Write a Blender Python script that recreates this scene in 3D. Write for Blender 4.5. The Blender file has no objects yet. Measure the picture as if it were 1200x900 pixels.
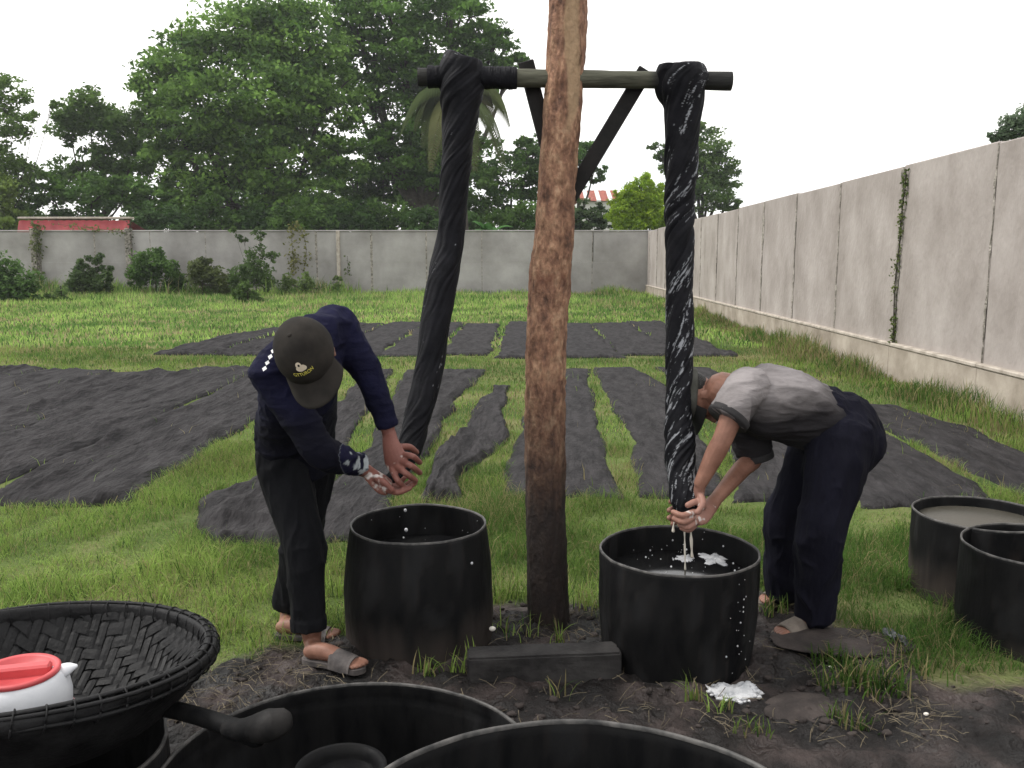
import bpy, bmesh, math, random
import numpy as np
from mathutils import Vector, Matrix
random.seed(7); RNG = np.random.default_rng(7)
scene = bpy.context.scene
COL = scene.collection
R = math.radians
# ------------------------------------------------------------------ camera
CAM_H = 1.6; PITCH = R(8.0); FPX = 1040.0
cam_d = bpy.data.cameras.new('camera'); cam = bpy.data.objects.new('camera', cam_d); COL.objects.link(cam)
cam.location = (0, 0, CAM_H); cam.rotation_euler = (math.pi/2 - PITCH, 0, 0)
cam_d.sensor_width = 36.0; cam_d.lens = 36.0*FPX/1200.0; cam_d.clip_start = 0.05; cam_d.clip_end = 1000
scene.camera = cam
# ------------------------------------------------------------------ sky and sun (bright overcast)
SUN_EL, SUN_AZ = R(52), R(-80)          # azimuth measured from +Y towards +X
world = bpy.data.worlds.new('World'); scene.world = world; world.use_nodes = True
wn, wl = world.node_tree.nodes, world.node_tree.links
bg = wn['Background']; bg.inputs['Strength'].default_value = 0.1
sky = wn.new('ShaderNodeTexSky'); sky.sky_type = 'NISHITA'; sky.sun_disc = False
sky.sun_elevation = SUN_EL; sky.sun_rotation = SUN_AZ
tc = wn.new('ShaderNodeTexCoord'); mp = wn.new('ShaderNodeMapping'); mp.inputs['Scale'].default_value = (1.2, 1.2, 3.0)
nz = wn.new('ShaderNodeTexNoise'); nz.inputs['Scale'].default_value = 1.6; nz.inputs['Detail'].default_value = 4
rp = wn.new('ShaderNodeValToRGB'); rp.color_ramp.elements[0].position = 0.34; rp.color_ramp.elements[1].position = 0.5
rp.color_ramp.elements[0].color = (0.42, 0.42, 0.42, 1); rp.color_ramp.elements[1].color = (1, 1, 1, 1)
mx = wn.new('ShaderNodeMixRGB'); mx.inputs['Color2'].default_value = (10.6, 10.5, 10.3, 1)
wl.new(tc.outputs['Generated'], mp.inputs['Vector']); wl.new(mp.outputs['Vector'], nz.inputs['Vector'])
wl.new(nz.outputs['Fac'], rp.inputs['Fac']); wl.new(rp.outputs['Color'], mx.inputs['Fac'])
wl.new(sky.outputs['Color'], mx.inputs['Color1']); wl.new(mx.outputs['Color'], bg.inputs['Color'])
sun_d = bpy.data.lights.new('sun', 'SUN'); sun_d.energy = 1.7; sun_d.angle = R(10); sun_d.color = (1, 0.97, 0.92)
sun = bpy.data.objects.new('sun', sun_d); COL.objects.link(sun)
sd = Vector((math.sin(SUN_AZ)*math.cos(SUN_EL), math.cos(SUN_AZ)*math.cos(SUN_EL), math.sin(SUN_EL)))
sun.rotation_euler = sd.to_track_quat('Z', 'Y').to_euler(); sun.location = sd*50
scene.view_settings.view_transform = 'Standard'; scene.view_settings.look = 'None'
scene.view_settings.exposure = 0.7; scene.view_settings.gamma = 1.0

# ------------------------------------------------------------------ projection helpers
CP, SP = math.cos(PITCH), math.sin(PITCH)
def W(px, py, Y):                       # world point seen at a photo pixel, at ground distance Y
    rx, up = (px-600)/FPX, (450-py)/FPX
    dy = CP + SP*up; dz = -SP + CP*up; t = Y/dy
    return Vector((rx*t, Y, CAM_H + dz*t))
def G(px, py, z=0.0):                   # point of the horizontal plane z at a photo pixel
    rx, up = (px-600)/FPX, (450-py)/FPX
    dy = CP + SP*up; dz = -SP + CP*up; t = (z-CAM_H)/dz
    return Vector((rx*t, dy*t, z))
# ------------------------------------------------------------------ noise
def _h(ix, iy, iz, s):
    n = (ix.astype(np.int64)*374761393 + iy.astype(np.int64)*668265263 + iz.astype(np.int64)*2147483647 + s*1274126177) & 0xffffffff
    n = ((n ^ (n >> 13))*1274126177) & 0xffffffff
    n = ((n ^ (n >> 16))*2654435761) & 0xffffffff
    return ((n ^ (n >> 15)) & 0xffffff)/float(0x7fffff) - 1.0
def vn(x, y, z=0.0, s=0):
    x = np.asarray(x, float); y = np.asarray(y, float); z = np.asarray(z, float) + 0*x
    ix, iy, iz = np.floor(x), np.floor(y), np.floor(z)
    fx, fy, fz = x-ix, y-iy, z-iz
    ux, uy, uz = [f*f*f*(f*(f*6-15)+10) for f in (fx, fy, fz)]
    r = 0
    for a in (0, 1):
        for b in (0, 1):
            for c in (0, 1):
                w = (ux if a else 1-ux)*(uy if b else 1-uy)*(uz if c else 1-uz)
                r = r + w*_h(ix+a, iy+b, iz+c, s)
    return r
def fbm(x, y, z=0.0, s=0, o=3):
    r = 0; a = 1.0; f = 1.0
    for i in range(o):
        r = r + a*vn(np.asarray(x)*f, np.asarray(y)*f, np.asarray(z)*f, s+i*17); a *= 0.5; f *= 2.03
    return r/1.75
# ------------------------------------------------------------------ materials
def mat(name, c1, c2=None, scale=8.0, rough=0.8, bump=0.3, bscale=40.0, stretch=(1, 1, 1), spec=0.3, metal=0.0,
        detail=6, attr=None, attr_mode='MIX', transl=0.0, coords='Object', bdist=0.01, contrast=(0.35, 0.65), rough2=None):
    m = bpy.data.materials.new(name); m.use_nodes = True
    n, l = m.node_tree.nodes, m.node_tree.links
    b = n['Principled BSDF']; b.inputs['Roughness'].default_value = rough
    b.inputs['Specular IOR Level'].default_value = spec; b.inputs['Metallic'].default_value = metal
    tc = n.new('ShaderNodeTexCoord'); mp = n.new('ShaderNodeMapping'); mp.inputs['Scale'].default_value = stretch
    l.new(tc.outputs[coords], mp.inputs['Vector'])
    nz = n.new('ShaderNodeTexNoise'); nz.inputs['Scale'].default_value = scale; nz.inputs['Detail'].default_value = detail
    nz.inputs['Roughness'].default_value = 0.6
    l.new(mp.outputs['Vector'], nz.inputs['Vector'])
    r = n.new('ShaderNodeValToRGB'); r.color_ramp.elements[0].position = contrast[0]; r.color_ramp.elements[1].position = contrast[1]
    r.color_ramp.elements[0].color = (*c1, 1); r.color_ramp.elements[1].color = (*(c2 or [x*1.5 for x in c1]), 1)
    l.new(nz.outputs['Fac'], r.inputs['Fac']); out = r.outputs['Color']
    if attr:
        a = n.new('ShaderNodeAttribute'); a.attribute_name = attr
        mxn = n.new('ShaderNodeMixRGB'); mxn.blend_type = attr_mode
        if attr_mode == 'MIX':        # attribute colour laid over by its alpha
            l.new(a.outputs['Alpha'], mxn.inputs['Fac']); l.new(out, mxn.inputs['Color1']); l.new(a.outputs['Color'], mxn.inputs['Color2'])
        else:
            mxn.inputs['Fac'].default_value = 1; l.new(out, mxn.inputs['Color1']); l.new(a.outputs['Color'], mxn.inputs['Color2'])
        out = mxn.outputs['Color']
    l.new(out, b.inputs['Base Color'])
    if rough2 is not None:
        mr = n.new('ShaderNodeMapRange'); mr.inputs['To Min'].default_value = rough; mr.inputs['To Max'].default_value = rough2
        mr.inputs['From Min'].default_value = 0.35; mr.inputs['From Max'].default_value = 0.65
        l.new(nz.outputs['Fac'], mr.inputs['Value']); l.new(mr.outputs['Result'], b.inputs['Roughness'])
    if bump:
        n2 = n.new('ShaderNodeTexNoise'); n2.inputs['Scale'].default_value = bscale; n2.inputs['Detail'].default_value = 4
        l.new(mp.outputs['Vector'], n2.inputs['Vector'])
        bp = n.new('ShaderNodeBump'); bp.inputs['Strength'].default_value = bump; bp.inputs['Distance'].default_value = bdist
        l.new(n2.outputs['Fac'], bp.inputs['Height']); l.new(bp.outputs['Normal'], b.inputs['Normal'])
    if transl:
        t = n.new('ShaderNodeBsdfTranslucent'); l.new(out, t.inputs['Color'])
        ms = n.new('ShaderNodeMixShader'); ms.inputs['Fac'].default_value = transl
        l.new(b.outputs['BSDF'], ms.inputs[1]); l.new(t.outputs['BSDF'], ms.inputs[2])
        l.new(ms.outputs['Shader'], n['Material Output'].inputs['Surface'])
    return m
# ------------------------------------------------------------------ object helpers
def fmesh(name, V, faces, smooth=False, cols=None, cname='Col'):
    V = np.asarray(V, np.float32)
    if isinstance(faces, np.ndarray): faces = [faces]
    faces = [np.asarray(f, np.int32) for f in faces if len(f)]
    me = bpy.data.meshes.new(name)
    me.vertices.add(len(V)); me.vertices.foreach_set('co', V.ravel())
    idx = np.concatenate([f.ravel() for f in faces]); tot = np.concatenate([np.full(len(f), f.shape[1], np.int32) for f in faces])
    st = np.concatenate([[0], np.cumsum(tot)[:-1]]).astype(np.int32)
    me.loops.add(len(idx)); me.loops.foreach_set('vertex_index', idx)
    me.polygons.add(len(tot)); me.polygons.foreach_set('loop_start', st); me.polygons.foreach_set('loop_total', tot)
    me.update(calc_edges=True); me.validate()
    if cols is not None:
        a = me.color_attributes.new(cname, 'FLOAT_COLOR', 'POINT'); a.data.foreach_set('color', np.asarray(cols, np.float32).ravel())
    me.polygons.foreach_set('use_smooth', np.full(len(me.polygons), smooth))
    return me
def tag(o, label=None, cat=None, group=None, kind=None):
    if label: o['label'] = label
    if cat: o['category'] = cat
    if group: o['group'] = group
    if kind: o['kind'] = kind
    return o
def empty(name, loc, label, cat, group=None):
    o = bpy.data.objects.new(name, None); o.location = loc; o.empty_display_size = 0.2; COL.objects.link(o)
    return tag(o, label, cat, group)
def wloc(o):
    v = Vector((0, 0, 0))
    while o: v += o.location; o = o.parent
    return v
def obj(name, me, m, parent=None, origin=None):      # mesh data in world coordinates; origin moves to parent / base
    if isinstance(origin, Vector): origin = tuple(origin)
    base = Vector(origin) if origin is not None else (wloc(parent) if parent else Vector((0, 0, 0)))
    if base.length: me.transform(Matrix.Translation(-base))
    me.name = name
    o = bpy.data.objects.new(name, me); me.materials.append(m); COL.objects.link(o)
    if parent: o.parent = parent; o.location = base - wloc(parent)
    else: o.location = base
    return o
class MB:                                              # collects pieces, builds ONE mesh
    def __init__(s): s.V = []; s.F4 = []; s.F3 = []; s.n = 0
    def add(s, V, F4=None, F3=None):
        V = np.asarray(V, float).reshape(-1, 3); s.V.append(V)
        if F4 is not None and len(F4): s.F4.append(np.asarray(F4, int).reshape(-1, 4)+s.n)
        if F3 is not None and len(F3): s.F3.append(np.asarray(F3, int).reshape(-1, 3)+s.n)
        s.n += len(V); return s
    def mesh(s, name='m', smooth=False, cols=None):
        fs = []
        if s.F4: fs.append(np.concatenate(s.F4))
        if s.F3: fs.append(np.concatenate(s.F3))
        return fmesh(name, np.concatenate(s.V), fs, smooth, cols)
def nrm(v): v = np.asarray(v, float); return v/(np.linalg.norm(v)+1e-12)
def catmull(P, k):
    P = np.asarray(P, float); n = len(P)
    if n < 3 or k <= 1:
        t = np.linspace(0, n-1, (n-1)*max(k, 1)+1); return np.stack([np.interp(t, range(n), P[:, j]) for j in range(P.shape[1])], 1)
    Q = np.vstack([2*P[0]-P[1], P, 2*P[-1]-P[-2]]); out = []
    for i in range(n-1):
        a, b, c, d = Q[i:i+4]
        for t in np.arange(k)/k:
            out.append(0.5*((2*b)+(-a+c)*t+(2*a-5*b+4*c-d)*t*t+(-a+3*b-3*c+d)*t**3))
    out.append(P[-1]); return np.array(out)
def sweep(P, rad, n=14, k=4, side=(1, 0, 0), caps='round'):   # tapered tube along P; rad = r or (r_side, r_other) per point
    P = [tuple(p) for p in P]; rad = [(r, r) if np.isscalar(r) else r for r in rad]
    D = catmull(np.hstack([np.array(P, float), np.array(rad, float)]), k); C, RR = D[:, :3], np.maximum(D[:, 3:], 1e-4)
    T = np.gradient(C, axis=0); T /= np.linalg.norm(T, axis=1)[:, None]+1e-12
    rings = []; a_prev = nrm(side)
    th = np.arange(n)*2*math.pi/n
    for c, t, r in zip(C, T, RR):
        a = a_prev - t*np.dot(a_prev, t); a = nrm(a) if np.linalg.norm(a) > 1e-3 else nrm(np.cross(t, (0.3, 0.5, 0.8))); a_prev = a
        b = np.cross(t, a); rings.append((c, t, a, b, r))
    full = []
    if caps == 'round':
        c, t, a, b, r = rings[0]; m = min(r)
        for f in (1.0, 0.66, 0.33): full.append((c - t*m*math.sin(f*math.pi/2), t, a, b, r*max(math.cos(f*math.pi/2), 0.08)))
    full += rings
    if caps == 'round':
        c, t, a, b, r = rings[-1]; m = min(r)
        for f in (0.33, 0.66, 1.0): full.append((c + t*m*math.sin(f*math.pi/2), t, a, b, r*max(math.cos(f*math.pi/2), 0.08)))
    V = np.concatenate([c + np.outer(np.cos(th)*r[0], a) + np.outer(np.sin(th)*r[1], b) for c, t, a, b, r in full])
    m = len(full); F = []
    for i in range(m-1):
        for j in range(n): F.append((i*n+j, i*n+(j+1) % n, (i+1)*n+(j+1) % n, (i+1)*n+j))
    V = np.vstack([V, full[0][0], full[-1][0]]); F3 = []
    if caps:
        for j in range(n): F3.append((m*n, (j+1) % n, j)); F3.append((m*n+1, (m-1)*n+j, (m-1)*n+(j+1) % n))
    return V, F, F3
def ell(c, r, M=None, nu=16, nv=10):
    V = [(0, 0, 1)]
    for i in range(1, nv):
        for j in range(nu):
            a, b = math.pi*i/nv, 2*math.pi*j/nu; V.append((math.sin(a)*math.cos(b), math.sin(a)*math.sin(b), math.cos(a)))
    V.append((0, 0, -1)); V = np.array(V)*np.array(r); F4 = []; F3 = []
    for i in range(nv-2):
        for j in range(nu): F4.append((1+i*nu+j, 1+(i+1)*nu+j, 1+(i+1)*nu+(j+1) % nu, 1+i*nu+(j+1) % nu))
    L = len(V)-1
    for j in range(nu): F3.append((0, 1+j, 1+(j+1) % nu)); F3.append((L, 1+(nv-2)*nu+(j+1) % nu, 1+(nv-2)*nu+j))
    if M is not None: V = V @ np.asarray(M).T
    return V + np.array(c), F4, F3
def lathe(prof, n=48, c=(0, 0, 0), wob=0.0, s=0, closed=False):
    th = np.arange(n)*2*math.pi/n; V = []
    for r, z in prof:
        rr = r*(1 + wob*(vn(np.cos(th)*1.5, np.sin(th)*1.5, z*4.0, s)))
        V.append(np.stack([np.cos(th)*rr, np.sin(th)*rr, np.full(n, z)], 1))
    V = np.concatenate(V) + np.array(c); F = []; m = len(prof)
    for i in range(m-1 + (1 if closed else 0)):
        i2 = (i+1) % m
        for j in range(n): F.append((i*n+j, i*n+(j+1) % n, i2*n+(j+1) % n, i2*n+j))
    return V, F
def box(c, s, M=None, bev=0.0):
    x, y, z = [v/2 for v in s]
    if bev:
        bm = bmesh.new(); bmesh.ops.create_cube(bm, size=1); bmesh.ops.scale(bm, vec=s, verts=bm.verts)
        bmesh.ops.bevel(bm, geom=bm.edges[:], offset=bev, segments=1, affect='EDGES'); bm.verts.ensure_lookup_table()
        V = np.array([v.co[:] for v in bm.verts]); F4 = [[v.index for v in f.verts] for f in bm.faces if len(f.verts) == 4]
        F3 = [[v.index for v in f.verts] for f in bm.faces if len(f.verts) == 3]; bm.free()
    else:
        V = np.array([(a, b, d) for a in (-x, x) for b in (-y, y) for d in (-z, z)])
        F4 = [(0, 1, 3, 2), (4, 6, 7, 5), (0, 4, 5, 1), (2, 3, 7, 6), (0, 2, 6, 4), (1, 5, 7, 3)]; F3 = []
    if M is not None: V = V @ np.asarray(M).T
    return V + np.array(c), F4, F3
def remesh(mb, voxel, sm=3, fac=0.5):                 # union of closed pieces as one continuous surface
    me = mb.mesh('tmp'); o = bpy.data.objects.new('tmp', me); COL.objects.link(o)
    r = o.modifiers.new('r', 'REMESH'); r.mode = 'VOXEL'; r.voxel_size = voxel
    if sm: s = o.modifiers.new('s', 'SMOOTH'); s.factor = fac; s.iterations = sm
    dg = bpy.context.evaluated_depsgraph_get(); dg.update()
    me2 = bpy.data.meshes.new_from_object(o.evaluated_get(dg)); bpy.data.objects.remove(o); bpy.data.meshes.remove(me)
    me2.polygons.foreach_set('use_smooth', np.full(len(me2.polygons), True))
    return me2
def getco(me): a = np.empty(len(me.vertices)*3, np.float32); me.vertices.foreach_get('co', a); return a.reshape(-1, 3).astype(float)
def getno(me): a = np.empty(len(me.vertices)*3, np.float32); me.vertices.foreach_get('normal', a); return a.reshape(-1, 3).astype(float)
def setco(me, V): me.vertices.foreach_set('co', V.astype(np.float32).ravel()); me.update()
def setcol(me, C, name='Col'):
    a = me.color_attributes.new(name, 'FLOAT_COLOR', 'POINT'); a.data.foreach_set('color', np.asarray(C, np.float32).ravel())

# ------------------------------------------------------------------ material set
M = {}
M['ground'] = None
M['concrete'] = mat('cast_concrete', (0.245, 0.215, 0.195), (0.385, 0.348, 0.325), scale=1.5, rough=0.93, bump=0.5, bscale=14, bdist=0.02, stretch=(1, 1, 0.7), detail=9, contrast=(0.3, 0.7))
M['concrete_grey'] = mat('grey_concrete', (0.20, 0.19, 0.178), (0.40, 0.385, 0.37), scale=0.55, rough=0.93, bump=0.5, bscale=10, bdist=0.02, detail=9, contrast=(0.3, 0.68))
M['mortar'] = mat('rough_mortar', (0.13, 0.12, 0.10), (0.36, 0.33, 0.29), scale=9, rough=0.95, bump=0.9, bscale=30, bdist=0.03, contrast=(0.4, 0.6))
M['ledge'] = mat('ledge_concrete', (0.28, 0.245, 0.205), (0.48, 0.43, 0.37), scale=6, rough=0.9, bump=0.3, bscale=30)
M['plinth'] = mat('stained_plinth', (0.22, 0.185, 0.145), (0.42, 0.37, 0.31), scale=2.2, rough=0.95, bump=0.4, bscale=25, contrast=(0.3, 0.7))
M['cloth'] = mat('laid_black_cloth', (0.015, 0.0140, 0.0148), (0.039, 0.0362, 0.0375), scale=5, rough=0.85, bump=0.8, bscale=17, bdist=0.035, stretch=(2.0, .6, 1), spec=0.12)
M['wetcloth'] = mat('wet_black_cloth', (0.003, 0.0032, 0.0048), (0.0085, 0.0085, 0.0115), scale=20, rough=0.68, bump=0.6, bscale=90, bdist=0.004, spec=0.15, attr='Col')
M['drum'] = mat('black_drum', (0.0038, 0.004, 0.0046), (0.0085, 0.0083, 0.0085), scale=7, rough=0.55, rough2=0.8, bump=0.3, bscale=14, stretch=(3, 3, 0.9), spec=0.12, attr='Col')
M['drumrim'] = mat('worn_drum_edge', (0.02, 0.02, 0.02), (0.10, 0.095, 0.09), scale=25, rough=0.5, bump=0.2)
M['liquid'] = mat('dye_liquid', (0.006, 0.006, 0.007), (0.010, 0.010, 0.010), rough=0.08, bump=0.05, bscale=8, spec=0.5)
M['liquid_muddy'] = mat('cloudy_liquid', (0.055, 0.05, 0.04), (0.075, 0.07, 0.058), scale=3, rough=0.25, bump=0.05, bscale=10)
M['bark'] = None
M['beam'] = mat('weathered_beam', (0.05, 0.05, 0.035), (0.13, 0.13, 0.095), scale=6, rough=0.8, bump=0.6, bscale=30, stretch=(0.6, 4, 4), attr='Col')
M['brace'] = mat('dark_board', (0.009, 0.0085, 0.0085), (0.02, 0.018, 0.017), scale=10, rough=0.8, bump=0.4, bscale=30, stretch=(1, 1, 1))
M['block'] = mat('stained_block', (0.014, 0.013, 0.013), (0.045, 0.042, 0.041), scale=7, rough=0.9, bump=0.7, bscale=30, bdist=0.01)
M['bamboo'] = mat('blackened_bamboo', (0.0035, 0.0035, 0.004), (0.014, 0.0138, 0.0145), scale=12, rough=0.5, rough2=0.7, bump=0.4, bscale=60, stretch=(1, 1, 1), spec=0.2)
M['skin'] = mat('skin', (0.17, 0.078, 0.052), (0.28, 0.14, 0.098), scale=14, rough=0.55, bump=0.25, bscale=90, bdist=0.003, spec=0.35, attr='Col')
M['navy'] = mat('navy_shirt', (0.0055, 0.0058, 0.018), (0.010, 0.0105, 0.032), scale=6, rough=0.9, bump=0.6, bscale=12, bdist=0.03, spec=0.12, attr='Col', stretch=(0.9, 0.9, 1.5))
M['blacktr'] = mat('black_trousers', (0.004, 0.0043, 0.0055), (0.0085, 0.0088, 0.0105), scale=5, rough=0.92, bump=0.6, bscale=11, bdist=0.035, spec=0.12, stretch=(1.6, 1.6, 0.6))
M['navytr'] = mat('navy_trousers', (0.0045, 0.0045, 0.009), (0.008, 0.008, 0.0155), scale=4, rough=0.9, bump=0.6, bscale=10, bdist=0.035, spec=0.12, stretch=(1.6, 1.6, 0.55))
M['grey'] = mat('grey_tshirt', (0.10, 0.09, 0.088), (0.265, 0.243, 0.243), scale=4, rough=0.9, bump=0.6, bscale=10, bdist=0.035, spec=0.12, attr='Col', contrast=(0.3, 0.62), stretch=(0.6, 1.2, 1.8))
M['cap'] = mat('faded_cap', (0.014, 0.0125, 0.011), (0.03, 0.026, 0.022), scale=9, rough=0.9, bump=0.3, bscale=200, bdist=0.002, spec=0.15)
M['capgrn'] = mat('grey_green_cap', (0.045, 0.045, 0.038), (0.09, 0.09, 0.078), scale=9, rough=0.9, bump=0.3, bscale=200, bdist=0.002)
M['dark'] = mat('near_black_cloth', (0.008, 0.008, 0.008), rough=0.9, bump=0.1)
M['cream'] = mat('cream_print', (0.55, 0.47, 0.36), (0.6, 0.52, 0.4), rough=0.7, bump=0)
M['yellow'] = mat('yellow_print', (0.55, 0.5, 0.08), (0.6, 0.55, 0.1), rough=0.7, bump=0)
M['white'] = mat('white_print', (0.75, 0.75, 0.75), (0.8, 0.8, 0.8), rough=0.7, bump=0)
M['sandal'] = mat('muddy_sandal', (0.05, 0.045, 0.045), (0.12, 0.105, 0.1), scale=18, rough=0.75, bump=0.5, bscale=70, bdist=0.004)
M['sandal_tan'] = mat('tan_sandal', (0.10, 0.085, 0.07), (0.2, 0.17, 0.145), scale=18, rough=0.75, bump=0.5, bscale=70, bdist=0.004)
M['hair'] = mat('black_hair', (0.01, 0.009, 0.008), (0.02, 0.018, 0.016), scale=60, rough=0.6, bump=0.6, bscale=200)
M['foam'] = mat('white_foam', (0.36, 0.37, 0.39), (0.62, 0.62, 0.63), scale=30, rough=0.5, bump=0.6, bscale=120, bdist=0.004)
M['drip'] = mat('milky_drip', (0.5, 0.46, 0.4), (0.62, 0.58, 0.5), rough=0.2, bump=0)
M['jug'] = mat('white_plastic', (0.56, 0.57, 0.60), (0.70, 0.71, 0.73), scale=9, rough=0.38, bump=0.05, spec=0.5)
M['redlid'] = mat('red_plastic', (0.44, 0.05, 0.055), (0.52, 0.075, 0.08), scale=14, rough=0.5, bump=0.05, spec=0.5)
M['pink'] = mat('pink_plastic', (0.6, 0.3, 0.32), (0.68, 0.4, 0.42), scale=6, rough=0.4, bump=0.03)
M['stone'] = mat('muddy_stone', (0.02, 0.016, 0.015), (0.055, 0.044, 0.040), scale=9, rough=0.85, bump=0.8, bscale=25, bdist=0.02)
M['pebble'] = mat('white_pebble', (0.6, 0.56, 0.5), (0.7, 0.66, 0.6), rough=0.8, bump=0.4)
M['plastic_scrap'] = mat('grey_plastic_scrap', (0.05, 0.05, 0.06), (0.2, 0.2, 0.22), scale=20, rough=0.4, bump=0.6)
M['leaf'] = mat('tree_foliage', (0.75, 0.75, 0.75), (1.25, 1.25, 1.25), scale=0.6, rough=0.75, bump=0, attr='Col', attr_mode='MULTIPLY', transl=0.38, spec=0.1)
M['grass'] = mat('grass_blades', (0.8, 0.8, 0.8), (1.2, 1.2, 1.2), scale=0.7, rough=0.8, bump=0, attr='Col', attr_mode='MULTIPLY', transl=0.4, spec=0.06)
M['straw'] = mat('dry_straw', (0.06, 0.05, 0.033), (0.2, 0.165, 0.11), scale=20, rough=0.8, bump=0)
M['trunk'] = mat('tree_bark', (0.03, 0.025, 0.02), (0.07, 0.06, 0.05), scale=5, rough=0.9, bump=0.5, bscale=10)
M['redroof'] = mat('red_sheet_roof', (0.20, 0.025, 0.03), (0.30, 0.045, 0.048), scale=2, rough=0.6, bump=0.2, bscale=8)
M['rustroof'] = mat('rust_roof', (0.22, 0.06, 0.045), (0.34, 0.11, 0.08), scale=3, rough=0.8, bump=0.2, bscale=8)
M['whitewall'] = mat('white_render', (0.55, 0.55, 0.53), (0.7, 0.7, 0.68), scale=1, rough=0.9, bump=0.1)

def bark_mat():
    m = bpy.data.materials.new('peeling_bark'); m.use_nodes = True; n, l = m.node_tree.nodes, m.node_tree.links
    b = n['Principled BSDF']; b.inputs['Roughness'].default_value = 0.8; b.inputs['Specular IOR Level'].default_value = 0.25
    tc = n.new('ShaderNodeTexCoord'); mp = n.new('ShaderNodeMapping'); mp.inputs['Scale'].default_value = (1, 1, 0.6)
    l.new(tc.outputs['Object'], mp.inputs['Vector'])
    n1 = n.new('ShaderNodeTexNoise'); n1.inputs['Scale'].default_value = 17; n1.inputs['Detail'].default_value = 10; n1.inputs['Roughness'].default_value = 0.7
    l.new(mp.outputs['Vector'], n1.inputs['Vector'])
    r = n.new('ShaderNodeValToRGB'); cr = r.color_ramp
    cr.elements[0].position = 0.33; cr.elements[0].color = (0.09, 0.052, 0.038, 1); cr.elements[1].position = 0.72; cr.elements[1].color = (0.42, 0.29, 0.19, 1)
    e = cr.elements.new(0.44); e.color = (0.20, 0.105, 0.068, 1); e = cr.elements.new(0.53); e.color = (0.285, 0.16, 0.10, 1); e = cr.elements.new(0.60); e.color = (0.35, 0.215, 0.135, 1)
    l.new(n1.outputs['Fac'], r.inputs['Fac'])
    n3 = n.new('ShaderNodeTexNoise'); n3.inputs['Scale'].default_value = 60; n3.inputs['Detail'].default_value = 5
    l.new(mp.outputs['Vector'], n3.inputs['Vector'])
    mm = n.new('ShaderNodeMixRGB'); mm.blend_type = 'OVERLAY'; mm.inputs['Fac'].default_value = 0.9
    l.new(r.outputs['Color'], mm.inputs['Color1']); l.new(n3.outputs['Fac'], mm.inputs['Color2'])
    a = n.new('ShaderNodeAttribute'); a.attribute_name = 'Col'      # dye stain near the foot, bare wood patch near the beam
    mx = n.new('ShaderNodeMixRGB'); l.new(a.outputs['Alpha'], mx.inputs['Fac']); l.new(mm.outputs['Color'], mx.inputs['Color1']); l.new(a.outputs['Color'], mx.inputs['Color2'])
    l.new(mx.outputs['Color'], b.inputs['Base Color'])
    bp = n.new('ShaderNodeBump'); bp.inputs['Strength'].default_value = 0.9; bp.inputs['Distance'].default_value = 0.012
    add = n.new('ShaderNodeMath'); add.operation = 'ADD'; l.new(n1.outputs['Fac'], add.inputs[0]); l.new(n3.outputs['Fac'], add.inputs[1])
    l.new(add.outputs[0], bp.inputs['Height']); l.new(bp.outputs['Normal'], b.inputs['Normal'])
    return m
M['bark'] = bark_mat()

# ------------------------------------------------------------------ ground
MUDPX = [(-400, 860), (0, 850), (200, 800), (245, 775), (310, 752), (390, 740), (480, 735), (600, 705), (700, 706), (800, 712), (900, 700), (985, 715), (1050, 752), (1120, 800), (1200, 812), (1600, 830)]
_mx = [ (p-600)/FPX for p, y in MUDPX ]; _my = [G(600, y).y for p, y in MUDPX]
def mud_mask(x, y):                     # 1 inside trampled mud, 0 in grass
    b = np.interp(np.asarray(x)/np.maximum(np.asarray(y)*1.01, 0.4), _mx, _my)
    d = (b - y) + 0.16*fbm(x*3.0, y*3.0, 0, 5) + 0.05*vn(x*12, y*12, 0, 9)
    return np.clip(d/0.16 + 0.4, 0, 1)
MOUND = G(985, 765)
STONES = [(G(940, 838), 0.16)]
def H(x, y):
    x = np.asarray(x, float); y = np.asarray(y, float)
    m = mud_mask(x, y)
    h = 0.012*fbm(x*1.2, y*1.2, 0, 1)
    lump = 0.030*fbm(x*3.2, y*3.2, 0, 2, 3) + 0.026*np.abs(vn(x*9, y*9, 0, 3)) + 0.014*np.abs(vn(x*19, y*19, 0, 4)) + 0.006*vn(x*40, y*40, 0, 6)
    h = h + m*lump
    h = h + 0.035*np.exp(-(((x-MOUND.x)/0.42)**2 + ((y-MOUND.y)/0.2)**2))
    return h
def gz(p): return float(H(np.array([p[0]]), np.array([p[1]]))[0])
def ramp(a, b, n, g=1.0): return a + (b-a)*np.linspace(0, 1, n)**g
xs = np.concatenate([-ramp(2.6, 400, 60, 3.2)[::-1][:-1], np.linspace(-2.6, 2.6, 340), ramp(2.6, 400, 60, 3.2)[1:]])
ys = np.concatenate([-ramp(0, 100, 12, 2)[::-1][:-1], ramp(0, 2.3, 12)[:-1], np.linspace(2.3, 4.6, 190), ramp(4.6, 700, 110, 4.0)[1:]])
X, Yg = np.meshgrid(xs, ys); Z = H(X, Yg); nx, ny = len(xs), len(ys)
gi = np.arange(nx*ny).reshape(ny, nx)
Fq = np.stack([gi[:-1, :-1], gi[:-1, 1:], gi[1:, 1:], gi[1:, :-1]], -1).reshape(-1, 4)
mk = mud_mask(X, Yg)
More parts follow.
